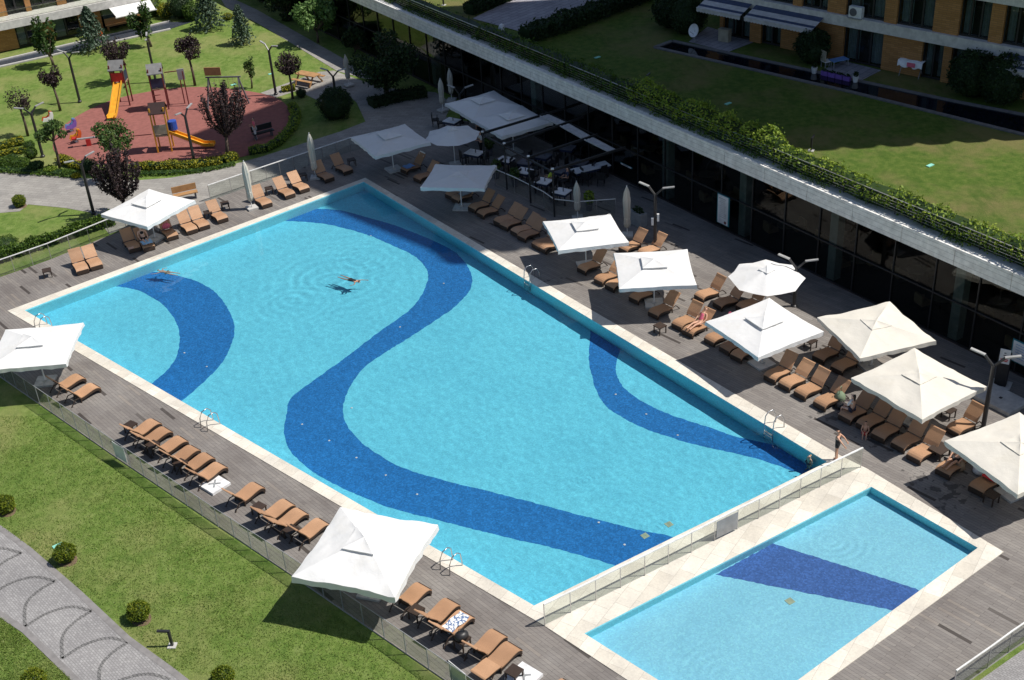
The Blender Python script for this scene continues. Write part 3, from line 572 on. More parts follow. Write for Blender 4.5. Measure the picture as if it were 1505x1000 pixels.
# ------------------------------------------------------------------ lamps
def lamp(base,fork,a1,label,a2=None,h=None,l1=.95):
    g=G(*base); 
    if fork: h=AY(*fork,g.y).z
    t=thing('street_lamp',label,'lamp post',(g.x,g.y,0),0,'twin-arm lamp posts')
    MB().lathe([(.16,0),(.16,.05),(.10,.10),(.09,.3)],12).build('foot',MT['lamp'],t)
    MB().tube([(0,0,.25),(0,0,h)],[.10,.085],12).build('pole',MT['lamp'],t)
    for a in (a1,a2 if a2 is not None else a1+180):
        u=Vector((math.cos(R_(a)),math.sin(R_(a)),0)); e=u*.42+Vector((0,0,h+.38))
        ar=MB().bar((0,0,h-.05),e,.07,.09).build('arm',MT['lamp'],t)
        MB().bar(e-u*.03,e+u*l1*.62+Vector((0,0,.10)),.13,.06).build('lamp_head',MT['head'],ar)
    return t
lamp((117.3,149.6),(100.3,85),150,'black twin-arm lamp post between the magnolia and the red playground',-20)
lamp((405.5,138.5),(396.5,74),130,'black twin-arm lamp post right of the playground swing',-40)
lamp((62.9,229.9),(44.2,167),40,'black twin-arm lamp post by the golden hedge at the left edge',185)
lamp((286.5,241.8),(270.4,171.2),70,'black twin-arm lamp post in front of the red playground',250)
lamp((137.7,314),(119.8,241.8),45,'black twin-arm lamp post left of the parasol beside the paved path',225)
lamp((229,120),(212.4,62.9),100,'black twin-arm lamp post behind the slide tower',280)
lamp((496,160),(493,112),150,'black twin-arm lamp post rising out of the round dark bush',0)
lamp((679,181),(672,139),140,'black twin-arm lamp post between the restaurant parasols',20)
l8=lamp((963,366),(962.9,286),140,'black twin-arm lamp post with white loudspeakers near the glass wall',-15)
for y,dx in ((.05,-.16),(.12,.14)): MB().box((dx,-.05,1.55+y*3),(.12,.12,.42)).build('loudspeaker',MT['sign'],l8)
lamp((1167,450),(1170.8,394),140,'black twin-arm lamp post beside the round white parasol',-10)
lamp((1444.5,631),(1462.3,537.1),140,'black twin-arm lamp post standing over the sunny lounger at the right',-10)
def bollard(px,label,a,h=.8,z=0):
    g=G(*px,z); t=thing('garden_light',label,'garden light',(g.x,g.y,z+(GZ if z==0 else 0)),R_(a)); MB().box((0,0,.02),(.3,.3,.04)).build('base',MT['slab'],t)
    MB().box((0,0,h/2+.02),(.09,.09,h)).build('post',MT['lamp'],t); MB().bar((-.045,0,h),(.42,0,h+.02),.09,.07).build('arm',MT['lamp'],t)
bollard((253,948),'low black bent garden light on the near lawn',175,.72)
bollard((1192,222),'low black bent garden light on the sunny roof lawn',60,.7,5); bollard((951,128),'low dark garden light on the shaded roof lawn',60,.7,5); bollard((652,8),'low dark garden light at the top of the roof lawn',60,.7,5)
for x,y,z,s in ((85,801,0,'beside the round bush'),(1367,244,5,'on the sunny roof lawn'),(878,85,5,'on the shaded roof lawn'),(343,124,0,'near the swing'),(398,108,0,'near the path lamp'),(1070,153,5,'on the dark part of the roof lawn')):
    g=G(x,y,z); o=MB().box((0,0,.02),(.42,.2,.04)).build('valve_cover',MT['teal']); o.location=(g.x,g.y,z+(GZ if z==0 else .0)+.004); o.rotation_euler=(0,0,R_(35)); tag(o,'pale green valve box cover in the grass '+s,'valve cover')
# ------------------------------------------------------------------ pool ladders
def ladder(px,inn,label):
    g=G(*px); q=Vector(inn).to_2d(); rz=math.atan2(q.y,q.x); t=thing('pool_ladder',label,'pool ladder',(g.x,g.y,.025),rz,'steel pool ladders')
    for s in (-1,1): MB().tube([(-.62,s*.25,0),(-.58,s*.25,.45),(-.42,s*.25,.72),(-.15,s*.25,.75),(.02,s*.25,.6),(.06,s*.25,.2),(.06,s*.25,-.85)],.024,8).build('handrail',MT['steel'],t,True)
    for z in (-.2,-.45,-.7): MB().box((.06,0,z),(.1,.48,.03)).build('step',MT['steel'],t)
nAD=Vector((POOL[3][1]-POOL[0][1],-(POOL[3][0]-POOL[0][0]))).normalized(); 
if nAD.x>0: nAD=-nAD
nBC=Vector((POOL[2][1]-POOL[1][1],-(POOL[2][0]-POOL[1][0]))).normalized()
if nBC.x<0: nBC=-nBC
ladder((776,415),nAD,'steel pool ladder in front of the tilted white parasol'); ladder((1131,633),nAD,'steel pool ladder near the standing child')
ladder((317,622),nBC,'steel pool ladder opposite the lawn fence lounger pairs'); ladder((671,829),nBC,'steel pool ladder near the largest white parasol'); ladder((72,480),nBC,'steel pool ladder partly behind the left edge parasol')
# ------------------------------------------------------------------ foliage
def leaf(m,p,s,r):
    u=Vector((r.gauss(0,1),r.gauss(0,1),r.gauss(0,1))).normalized(); v=u.orthogonal().normalized(); v.rotate(Matrix.Rotation(r.uniform(0,6.28),3,u)); ww=u.cross(v)
    a=v*s; b=ww*s*.55; p=Vector(p); o=len(m.v); m.v+= [tuple(p-a),tuple(p-b*.9),tuple(p+a),tuple(p+b)]; m.f.append((o,o+1,o+2,o+3))
def cloud(m,c,rad,n,s,r,shell=.45):
    for _ in range(n):
        d=Vector((r.gauss(0,1),r.gauss(0,1),r.gauss(0,1))).normalized(); k=(shell+(1-shell)*r.random())**.6
        leaf(m,(c[0]+d.x*rad[0]*k,c[1]+d.y*rad[1]*k,c[2]+d.z*rad[2]*k),s*r.uniform(.6,1.3),r)
def tree(name,base,crown,rx,rz,label,mat,n=1400,ls=.10,style='clumps',seed=1,group=None,z0=0,ry=None,ground=True):
    r=random.Random(seed); g=G(*base,z0); c=AY(*crown,g.y); k=PPM(c); rx/=k; rz/=k*.9; ry=ry or rx*.95
    c=c-g; c.y=0; top=c.z
    t=thing(name,label,'tree',(g.x,g.y,z0+(GZ if z0==0 else 0)),0,group); tr=MB(); cr=MB()
    th=max(.3,c.z-rz*.75); trr=max(.035,.02*(c.z+rz)+rx*.015)
    fk=Vector((c.x*th/max(c.z,.1),0,th)); tr.tube([(0,0,0),fk*.5+Vector((.04,0,0)),fk],[trr*1.2,trr,trr*.8],8)
    if style=='clumps':
        for i in range(11):
            d=Vector((r.gauss(0,1),r.gauss(0,1),r.gauss(0,.8))).normalized(); q=c+Vector((d.x*rx*.62,d.y*ry*.62,d.z*rz*.62)); tr.tube([fk,(fk+q)/2+Vector((0,0,-.05)),q],[trr*.55,trr*.35,trr*.15],5)
            cs_=r.uniform(.34,.5); cloud(cr,q,(rx*cs_,ry*cs_,rz*cs_),n//11,ls,r,.3)
    elif style=='shoots':
        for i in range(46):
            a=r.uniform(0,6.28); sp=r.random()**.6; q=c+Vector((math.cos(a)*rx*sp,math.sin(a)*ry*sp,rz*(1.0-.75*sp*sp)*r.uniform(.65,1.15)))
            m_=(fk+q)/2+Vector((math.cos(a)*rx*.22*sp,math.sin(a)*ry*.22*sp,-rz*.12)); tr.tube([fk,m_,q],[trr*.35,trr*.2,.008],4)
            for j in range(n//46):
                f=r.random()**.6; p=fk.lerp(m_,f*2) if f<.5 else m_.lerp(q,f*2-1); leaf(cr,p+Vector((r.gauss(0,.5),r.gauss(0,.5),r.gauss(0,.5)))*ls*1.5,ls*r.uniform(.6,1.2),r)
    elif style=='conifer':
        H=c.z+rz; tr.tube([(0,0,0),(c.x,0,H*.97)],[trr*1.3,.02],6)
        for i in range(26):
            f=i/25; zz=H*(.12+.86*f); rr=rx*(1-f)**.75+.12
            for kk in range(8):
                a=kk*.785+i*.6+r.uniform(-.2,.2); L=rr*r.uniform(.75,1.15); e=Vector((c.x*zz/H+math.cos(a)*L,math.sin(a)*L,zz-.22*L)); st=Vector((c.x*zz/H,0,zz))
                for j in range(max(3,n//208)):
                    u=r.random()**.7; leaf(cr,st.lerp(e,u)+Vector((r.gauss(0,.07),r.gauss(0,.07),r.gauss(0,.05)))*(1.3-u),ls*r.uniform(.7,1.2),r)
    tr.build('trunk',MT['bark'],t,True); cr.build('crown',MT[mat],t); return t
tree('plum_tree',(88.4,162),(73,110),16.5,18,'small round purple plum tree left of the path lamp','plum',1500,.09,'clumps',3,'purple plum trees')
tree('plum_tree',(40.8,199),(26,146),19,18,'sparse purple plum tree at the left edge of the lawn','plum',800,.08,'clumps',4,'purple plum trees')
tree('plum_tree',(180,120),(170,76),23,19,'wide purple plum tree behind the slide tower','plum',2200,.09,'shoots',5,'purple plum trees')
tree('plum_tree',(286.5,125),(275,72),20.5,20,'round purple plum tree standing alone on the upper lawn','plum',1900,.09,'clumps',6,'purple plum trees')
tree('plum_tree',(430,144.5),(423,95),20,18,'dark plum tree beside the picnic table','plum',1800,.09,'shoots',7,'purple plum trees')
tree('plum_tree',(334,231),(330,165),38,44,'spiky purple plum tree in front of the swing','plum',6500,.085,'shoots',8,'purple plum trees')
tree('plum_tree',(186,318),(171,260),38,44,'large purple plum tree behind the far side parasol','plum',7000,.085,'shoots',9,'purple plum trees')
tree('feathery_tree',(88,248.6),(75,193),25,17,'small feathery green tree by the left playground edge','feather',1500,.10,'clumps',10,'feathery green trees')
tree('feathery_tree',(178,258),(167,200),35,24,'larger feathery green tree in front of the yellow slide','feather',2600,.10,'clumps',11,'feathery green trees')
tree('magnolia_tree',(78,95),(64,55),20,34,'tall loose magnolia tree in front of the left apartment block','green',1300,.16,'clumps',12)
tree('broadleaf_tree',(222,68),(205,27),20,27,'narrow green tree in front of the white awning','green',1400,.14,'clumps',13)
tree('spruce_tree',(140,72),(131,37),28,26,'broad blue green spruce by the left apartment wall','spruce',3000,.12,'conifer',14)
tree('spruce_tree',(308,42),(303,12),27,30,'dark spruce at the top end of the lawn','spruce',3000,.12,'conifer',15)
tree('spruce_tree',(357,64),(353,36),19,27,'small silvery spruce beside the diagonal path','spruce',2600,.10,'conifer',16)
tree('bright_tree',(467,62),(463,24),35,26,'sunlit bright green tree against the dark trees','bright',1900,.17,'clumps',17)
tree('sapling',(370,129),(367,97),9,18,'thin yellowish sapling between plum tree and path lamp','feather',500,.09,'clumps',18)
tree('broadleaf_tree',(568,141),(567,88),56,40,'wide dark broadleaf tree in the shade left of the pavilion','darkgreen',4200,.14,'clumps',19)
for i,(b,c,rx,rz,s) in enumerate([((425,30),(420,5),30,24,'leftmost'),((500,50),(505,25),30,26,'right of the bright tree'),((455,12),(450,-15),34,26,'behind the bright tree'),((520,78),(528,58),26,20,'just above the wide dark tree'),((395,2),(388,-20),28,22,'at the top edge above the path')]):
    tree('shade_tree',b,c,rx,rz,'dark shaded grove tree beyond the diagonal path, '+s,'darkgreen',1900,.16,'clumps',30+i,'dark grove trees')
def bush(px,rpx,label,mat='box',n=900,z0=0,flat=.9,name='round_bush',ls=.06,seed=1):
    g=G(*px,z0); k=PPM(g); rr=rpx/k; r=random.Random(seed+int(px[0])); t=thing(name,label,'bush',(g.x,g.y,z0+(GZ if z0==0 else 0)),0)
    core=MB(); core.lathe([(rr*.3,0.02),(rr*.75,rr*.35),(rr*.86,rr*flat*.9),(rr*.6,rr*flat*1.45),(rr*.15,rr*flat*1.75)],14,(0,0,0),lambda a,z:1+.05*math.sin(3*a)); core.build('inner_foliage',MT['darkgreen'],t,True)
    m=MB(); 
    for _ in range(int(n*2.6)):
        d=Vector((r.gauss(0,1),r.gauss(0,1),r.gauss(0,1))).normalized(); lump=1+.22*noise.noise(d*1.7+Vector((px[0],px[1],seed)))+.10*noise.noise(d*4.5+Vector((px[1],0,px[0]))); k=(.72+.28*r.random())**.6*lump*(1.0 if r.random()>.06 else r.uniform(1.02,1.16))
        leaf(m,(d.x*rr*k,d.y*rr*k,max(.02,rr*flat*(1+d.z*k))),ls*.62*r.uniform(.6,1.3),r)
    m.build('foliage',MT[mat],t)
    MB().tube([(0,0,0),(0,0,rr*.6)],.04,6).build('stem',MT['bark'],t)
    if mat=='box' and z0==0: MB().lathe([(rr*.86,0),(rr*.84,.02)],14,(rr*.16,-rr*.12,0),lambda a,z:1+.06*math.sin(3*a+rr*9)).build('soil_ring',MT['soil'],t)
    return t
bush((29.7,302),10,'clipped round bush at the paved notch on the left'); bush((9,750),15,'clipped round bush cut by the left edge','box',1100); bush((98,822),16,'clipped round bush beside the green valve cover','box',1200); bush((206,908),17,'clipped round bush nearest the bent garden light','box',1300); bush((330,1004),17,'yellowish round bush at the bottom edge of the lawn','box',1300); bush((53,1008),18,'round bush at the bottom left beyond the cobbled path','box',1200)
bush((8,364),20,'low mound of shrub behind the left hedge','hedge',800,flat=.45)
bush((495,172),26,'big dark round bush at the lamp beside the paved fork','darkgreen',2200,name='dark_bush',ls=.09)
bush((44,220),8.5,'small bright clipped ball above another by the golden hedge','hedge',500); bush((47,231),9.5,'bright clipped ball by the lamp and golden hedge','hedge',600); bush((132,252),12,'dark clipped ball beside the large plum tree','darkgreen',800)
bush((226,22),17,'yellow green shrub by the white awning','limehedge',900,ls=.1); bush((245,25),12,'bright yellow shrub at the end of the left block','gold',600,ls=.1); bush((268,25),20,'dark tall shrub past the left block','darkgreen',1200,ls=.1); bush((283,28),14,'green shrub beside the spruce and channel end','hedge',900,ls=.1); bush((335,28),8,'low golden shrub left of the silvery spruce','gold',400,flat=.6)
bush((443,142),8,'small dark ball under the picnic table tree','darkgreen',400)
def hedge(pts,wd,h,label,mat,n,ls=.07,z0=0,name='hedge',seed=2,rough=.25):
    r=random.Random(seed); pts=[Vector((p.x,p.y,0)) for p in pts]; o=pts[0]; t=thing(name,label,'hedge',(o.x,o.y,z0+(GZ if z0==0 else 0))); m=MB(); core=MB()
    tot=sum((b-a).length for a,b in zip(pts,pts[1:]))
    for a,b in zip(pts,pts[1:]):
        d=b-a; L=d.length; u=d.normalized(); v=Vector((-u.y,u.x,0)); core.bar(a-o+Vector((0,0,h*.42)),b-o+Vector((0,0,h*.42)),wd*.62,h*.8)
        for _ in range(int(n*L/tot)):
            s=r.random()*L; hh=h*(1+rough*noise.noise(Vector((a.x+u.x*s,a.y+u.y*s,0))*1.1+Vector((seed,0,0))))
            th=r.uniform(-.3,math.pi+.3); p=a+u*s+v*math.cos(th)*wd*.5*r.uniform(.8,1.1)-o; p.z=max(.03,hh*(.5+.5*math.sin(th)*r.uniform(.85,1.1))) if r.random()<.6 else r.random()*hh
            leaf(m,p,ls*r.uniform(.6,1.3),r)
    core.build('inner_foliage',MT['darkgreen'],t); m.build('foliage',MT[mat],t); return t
hedge([G(-60,404),G(0,384),G(90,353),G(168,328)],.7,.75,'clipped green hedge behind the left glass fence','hedge',5200,.08)
hedge([G(88,236),G(112,246),G(128,249)],.7,.5,'golden hedge along the left front of the playground','gold',900)
hedge([G(-30,222),G(0,218),G(36,210)],.8,.5,'golden hedge strip at the far left bed','gold',900)
hedge([G(-30,232),G(0,229),G(40,222)],.6,.4,'second lower golden hedge strip in the left bed','gold',600)
hedge([G(196,248),G(230,248),G(280,246),G(310,243),G(328,240),G(347,232)],.9,.5,'long golden green hedge along the playground front','gold',2600)
hedge([G(366,226),G(390,222),G(410,212),G(430,190),G(436,172),G(430,158)],.7,.5,'curved clipped hedge along the right rim of the playground','limehedge',2400)
hedge([G(198,256),G(250,254),G(300,250),G(345,240)],.8,.18,'low ground cover strip between hedge and paved path','hedge',1800,.06,name='ground_cover_strip')
hedge([G(414,134),G(434,131)],.6,.4,'small golden hedge below the path lamp','gold',400)
hedge([G(545,156),G(583,146),G(626,139)],1.5,.6,'dark low hedge island under the wide dark tree','darkgreen',2600,.08)
for i,(x,y,w_,mat) in enumerate([(10,236,22,'hedge'),(32,238,22,'hedge'),(54,242,20,'feather'),(75,246,16,'limehedge'),(18,228,14,'feather'),(100,250,14,'hedge'),(112,254,10,'gold')]):
    bush((x,y+6),w_*.6,'loose shrub in the left bed between path and golden hedge, '+ORD[i]+' of the bed',mat,700,flat=.5,name='loose_shrub',ls=.09)
hedge([G(-30,248),G(40,252),G(110,257)],1.0,.25,'low ground cover along the paved path at the far left','hedge',1600,.07,name='ground_cover_strip',seed=5)
# ------------------------------------------------------------------ pavilion with roof lawn
ZR=5.0
pv=thing('restaurant_pavilion','long dark glass restaurant pavilion under a pale concrete roof edge','building',(*FP(0),0))
o2=Vector((*FP(0),0)); rzF=math.atan2(FU.y,FU.x)
pv.rotation_euler=(0,0,rzF)   # local x along the front, local -y towards the pool
S0,S1=-20,86
fm=MB()
x=S0
while x<S1:
    fm.box((x+1.49,.10,4.55),(2.97,.30,.87)); x+=3.0
fm.box(((S0+S1)/2,.16,4.55),(S1-S0,.30,.80)); 
for zz in (4.32,4.58,4.80): pass
fm.build('roof_edge',MT['fascia'],pv)
gv=MB()
for zz in (4.33,4.62,4.84): gv.box(((S0+S1)/2,-.049,zz),(S1-S0,.012,.012))
gv.build('roof_edge_joints',MT['conc'],pv)
MB().box(((S0+S1)/2,.9,4.98),(S1-S0,1.3,.06)).build('planter_gravel',MT['slab'],pv)
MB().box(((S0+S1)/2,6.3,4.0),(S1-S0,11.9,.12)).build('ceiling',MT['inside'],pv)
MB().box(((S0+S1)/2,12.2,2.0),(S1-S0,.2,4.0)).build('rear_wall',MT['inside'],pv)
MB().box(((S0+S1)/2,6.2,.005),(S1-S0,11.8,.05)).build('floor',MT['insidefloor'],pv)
gl_n=0; x=S0
while x<S1-2 and gl_n<49:
    MB().box((x+1.2,.42,3.05),(2.34,.02,1.9)).build('window_pane',MT['winglass'],pv); MB().box((x+1.2,.42,1.06),(2.34,.02,1.98)).build('window_pane',MT['winglass'],pv); x+=2.4; gl_n+=1
    MB().box((x,.40,2.0),(.06,.10,3.95)).build('mullion',MT['frame'],pv)
MB().box(((S0+S1)/2,.36,2.09),(S1-S0,.08,.07)).build('transom',MT['frame'],pv); MB().box(((S0+S1)/2,.38,.03),(S1-S0,.12,.06)).build('threshold',MT['frame'],pv)
def fx(px,py):
    P=Vector((*FP(0),0)); n=Vector((FN.x,FN.y,0)); q=ONP(px,py,P,n); return (Vector((q.x,q.y))-Vector(FP(0))).dot(FU),q.z
for px,py in ((628,97),(968,260),(1080,330),(1213,370),(1397,440),(775,150)):
    s,_=fx(px,py); MB().box((s,.75,2.0),(.50,.50,3.95)).build('column',MT['conc'],pv)
# roof lawn sheet
rl=[FP(S0,-1.5),FP(S1,-1.5),(75,FP(S1)[1]),(90,150),(0,170),FP(S0-30,-1.5)]
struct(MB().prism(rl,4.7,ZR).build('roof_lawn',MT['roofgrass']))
# railing on the roof edge
rt_=thing('roof_railing','thin steel wire railing along the planted roof edge','railing',(*FP(0),5.0),rzF)
n=0; x=S0+2
while x<S1-4:
    MB().box((x,.55,.40),(.03,.04,.80)).build('post',MT['lamp'],rt_); x+=1.6; n+=1
    if n>60: break
for i,zz in enumerate((.18,.33,.48,.63)): MB().box(((S0+S1)/2,.55,zz),(S1-S0-4,.012,.012)).build('wire',MT['steel'],rt_)
MB().box(((S0+S1)/2,.55,.815),(S1-S0-4,.04,.025)).build('top_rail',MT['steel'],rt_)
def FPT(s,off): q=FP(s,-off); return Vector((q[0],q[1],0))
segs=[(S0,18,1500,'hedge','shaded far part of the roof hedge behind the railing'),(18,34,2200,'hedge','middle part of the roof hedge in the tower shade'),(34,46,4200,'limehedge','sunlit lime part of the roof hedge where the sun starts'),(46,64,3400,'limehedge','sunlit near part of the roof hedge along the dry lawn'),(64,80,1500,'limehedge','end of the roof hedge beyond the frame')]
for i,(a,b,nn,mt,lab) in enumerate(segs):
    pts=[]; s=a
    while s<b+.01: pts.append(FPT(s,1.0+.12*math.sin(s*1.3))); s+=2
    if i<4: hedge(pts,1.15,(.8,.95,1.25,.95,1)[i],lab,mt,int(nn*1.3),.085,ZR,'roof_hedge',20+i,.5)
# low creeping plants over the roof edge
cp=MB(); r=random.Random(5)
for _ in range(6500):
    s=r.uniform(0,66); d=.18+abs(r.gauss(0,.30)); p=FP(s,-d)
    if noise.noise(Vector((s*.6,0,3)))<-.1+(.25 if s>50 else 0) : continue
    leaf(cp,(p[0],p[1],ZR+.04+r.random()*.5*min(1,d*1.2)),.06,r)
cpo=cp.build('creeping_plants',MT['hedge']); tag(cpo,'low creeping plants spilling along the pale roof edge','plants'); cpo['kind']='stuff'
# ------------------------------------------------------------------ apartment tower on the roof lawn
TU=Vector((.702,-.712,0)); TO=Vector((15.03,80.57,ZR)); TL=27.8; TN=Vector((-.712,-.702,0))
tw=thing('apartment_tower','tall brick apartment block with white floor bands beyond the roof lawn','building',TO,math.atan2(TU.y,TU.x))
def tx(px,py): q=ONP(px,py,TO,TN); return (q-TO).dot(TU),q.z-ZR
BH0,BH1,ST=2.25,2.88,2.9
NS=17
core=MB().box((TL/2,7.3,ST*NS/2),(TL-.2,13.2,ST*NS-.1)); core.build('core',MT['wallcore'],tw)
wins0=[((1062,62),(1101,66)),((1118,55),(1147,60)),((1238,75),(1296,80)),((1353,95),(1384,98)),((1396,100),(1442,105)),((1462,112),(1500,118))]
wins1=[((1085,4),(1165,8)),((1178,10),(1216,14)),((1243,15),(1300,20)),((1318,22),(1372,28)),((1410,30),(1455,35)),((1475,36),(1515,42))]
def storey(z0,z1,wins,full=True):
    xs=[]
    for a,b in wins:
        xa,xb=tx(*a)[0],tx(*b)[0]; xs.append((max(.05,xa),min(TL-.1,xb)))
    x=0
    for a,b in xs+[(TL,TL)]:
        if a>x+.02: MB().box(((x+a)/2,.36,(z0+z1)/2),(a-x,.70,z1-z0)).build('wall',MT['brick'],tw)
        x=b
    for k,(a,b) in enumerate(xs):
        f=MB(); n=3 if b-a>1.6 else 2; 
        for i in range(n+1): f.box((a+(b-a)*i/n,.24,(z0+z1)/2),(.14 if i in(0,n) else .10,.10,z1-z0-.02))
        f.box(((a+b)/2,.24,z0+.05),(b-a,.10,.1)); f.box(((a+b)/2,.24,z1-.06),(b-a,.10,.1))
        w_=f.build('window',MT['frame'],tw); MB().box(((a+b)/2,.26,(z0+z1)/2),(b-a-.02,.012,z1-z0-.1)).build('pane',MT['clearwin'],w_)
        cu=MB(); 
        for (ca,cb2) in ((a+.12,a+(b-a)*.36),(b-(b-a)*.34,b-.12)):
            m_=14; vs=[];
            for i in range(m_+1):
                xx=ca+(cb2-ca)*i/m_; vs+= [(xx,.46+.04*math.sin(i*1.7),z0+.12),(xx,.46+.04*math.sin(i*1.7),z1-.12)]
            cu.add(vs,[(2*i,2*i+2,2*i+3,2*i+1) for i in range(m_)])
        cu.build('curtain',MT['curtain'],w_)
storey(.02,BH0,wins0); storey(BH1,BH1+2.27,wins1)
MB().box((-7,24,14),(16,14,28)).build('shade_wing',MT['brick'],tw)  # unseen wing, added to cast shade over the roof terrace
up=MB()
for k in range(2,NS):
    z0=BH1+ST*(k-1); up.box((TL/2,.38,z0+1.1),(TL-.05,.7,2.2))
up.build('upper_wall',MT['brick'],tw)
for k in range(NS):
    z0=BH0+ST*k; b=MB(); L=TL+.1
    ring=[(0,-.22),(TL*.5,-.22),(TL-2.2,-.22),(TL-1.4,-.45),(TL-.5,-.72),(TL+.2,-.62),(TL+.6,-.2),(TL+.7,.6),(TL+.6,2.6),(TL+.2,3.4),(TL,4.0),(TL,13.8),(0,13.8)]
    b.prism(ring,z0,z0+.63); b.build('floor_band',MT['band_'],tw)
# awnings, patios, channel and things in front of the tower
def awning(x0,x1,label,z=2.3,dep=1.3,drop=.45):
    t=thing('awning',label,'awning',TO+TU*x0+Vector((0,0,z)),math.atan2(TU.y,TU.x)); L=x1-x0; m=MB(); n=6
    for i in range(n):
        y0,y1=-.23-dep*i/n,-.23-dep*(i+1)/n; zz0,zz1=.25-drop*i/n,.25-drop*(i+1)/n
        (MB().add([(0,y0,zz0),(L,y0,zz0),(L,y1,zz1),(0,y1,zz1)],[(0,1,2,3)])).build('stripe',MT['awnblue' if i in(0,1,4) else 'awnlight'],t)
    v=MB(); k=int(L/.22)
    for i in range(k):
        a,b=L*i/k,L*(i+1)/k; y=-.23-dep; zz=.25-drop; v.add([(a,y,zz),(b,y,zz),(b,y-.01,zz-.2),((a+b)/2,y-.01,zz-.26),(a,y-.01,zz-.2)],[(0,1,2,3,4)])
    v.build('valance',MT['awnlight'],t); MB().bar((0,-.23-dep,.25-drop),(L,-.23-dep,.25-drop),.06).build('front_bar',MT['awnlight'],t)
    for xx in (.3,L-.3): MB().bar((xx,-.24,.05),(xx,-.2-dep,.2-drop),.04).build('arm',MT['grey'],t)
xa=lambda px,py:tx(px,py)[0]
awning(xa(1022,5)+1.2,xa(1108,14)-.0,'striped awning at the left end of the apartment tower'); awning(xa(1112,14)+.1,xa(1207,30)+.3,'striped awning next to it, over the orange brick'); awning(xa(1478,75)+.3,xa(1540,85),'small striped awning at the right edge of the photo')
CH=[(10.55,78.94),(11.99,77.49),(20.57,68.82),(27.67,61.04),(40,47.5),(42,49.5),(28.9,63.5),(25.77,66.29),(19.21,72.7),(11.83,79.98)]
sheet('water_channel',CH,ZR+.012,MT['navywater'])
kb=MB()
for i in range(len(CH)):
    a,b=Vector(CH[i]),Vector(CH[(i+1)%len(CH)]); kb.bar((a.x,a.y,ZR+.03),(b.x,b.y,ZR+.03),.28,.09)
struct(kb.build('channel_kerb',MT['chkerb']))
def patio(px,label): 
    P=ws(px,ZR); o=struct(MB().poly(P,ZR+.02).build('patio',MT['terrace'])); return o
patio([(1012,62),(1070,77),(1112,61),(1040,40)],''); patio([(1205,105),(1262,121),(1295,104),(1240,90)],'')
def on(px,z=ZR): g=G(*px,z); return g
g=on((1021,62)); t=thing('satellite_dish','white satellite dish beside the shaded patio','satellite dish',g,R_(215)); MB().lathe([(.02,0),(.2,.02),(.38,.08),(.44,.14),(.43,.13),(.2,.0)],20).build('dish',MT['sign'],t,True,(0,0,.75)).rotation_euler=(R_(0),R_(70),0); MB().tube([(0,0,0),(0,0,.75)],.03,6).build('mast',MT['grey'],t); MB().bar((.05,0,.5),(.45,0,.8),.025).build('feed_arm',MT['grey'],t)
g=on((1065,61)); t=thing('garden_cabinet','small wooden cabinet on the shaded patio','cabinet',g,R_(-40)); MB().box((0,0,.4),(.75,.4,.8)).build('body',MT['khaki'],t); MB().box((0,-.02,.82),(.8,.46,.04)).build('top',MT['khaki'],t); MB().box((-.18,-.21,.4),(.34,.02,.7)).build('door',MT['khaki'],t); MB().box((.18,-.21,.4),(.34,.02,.7)).build('door',MT['khaki'],t)
for px,s in (((1196.5,108),'left end of the purple planters'),((1257,121),'right end of the purple planters')):
    g=on(px); t=thing('white_pot','white plant pot at the '+s,'plant pot',g); MB().lathe([(.13,0),(.19,.38),(.16,.38),(.15,.33)],14).build('pot',MT['sign'],t); m=MB(); cloud(m,(0,0,.5),(.15,.15,.15),60,.08,rng); m.build('foliage',MT['darkgreen'],t)
a=on((1207,110)); b=on((1250,120)); t=thing('purple_planter','row of purple planter boxes along the water channel','planter',a,math.atan2((b-a).y,(b-a).x)); L=(b-a).length
for i in range(4): MB().box((L*(i+.5)/4,0,.14),(L/4-.06,.22,.26)).build('planter_box',MT['purple'],t); m=MB(); cloud(m,(L*(i+.5)/4,0,.32),(.25,.1,.08),50,.07,rng); m.build('foliage',MT['darkgreen'],t)
g=on((1214,99)); t=thing('garden_chair','grey garden chair on the patio by the planters','chair',g,R_(20)); MB().box((0,0,.4),(.5,.5,.05)).build('seat',MT['sign'],t); MB().box((-.24,0,.75),(.05,.5,.65)).build('backrest',MT['khaki'],t)
for sx in (-1,1):
    for sy in (-1,1): MB().box((sx*.21,sy*.21,.19),(.04,.04,.38)).build('leg',MT['grey'],t)
g=on((1232,98)); t=thing('garden_table','low blue garden table on the patio','table',g,R_(20)); MB().box((0,0,.45),(1.1,.6,.04)).build('top',MT['kidblue'],t)
for sx in (-1,1):
    for sy in (-1,1): MB().box((sx*.5,sy*.25,.215),(.05,.05,.43)).build('leg',MT['grey'],t)
g=on((1338,112)); t=thing('drying_rack','folding rack draped with pink and white laundry','drying rack',g,R_(-40)); 
for sx in (-1,1): MB().bar((sx*.6,-.3,0),(sx*.6,.25,.95),.03).build('leg',MT['grey'],t); MB().bar((sx*.6,.3,0),(sx*.6,-.25,.95),.03).build('leg',MT['grey'],t)
m=MB(); vs=[];n=12
for i in range(n+1): xx=-.75+1.5*i/n; vs+= [(xx,-.35+.04*math.sin(i*2.1),.62+.06*math.sin(i*1.3)),(xx,-.28,.98+.03*math.sin(i)),(xx,.3,.97)]
m.add(vs,[(3*i+j,3*i+3+j,3*i+4+j,3*i+1+j) for i in range(n) for j in (0,1)]); m.build('laundry',MT['sign'],t,True); MB().box((.1,-.375,.80),(.5,.02,.26)).build('pink_cloth',MT['pink'],t)
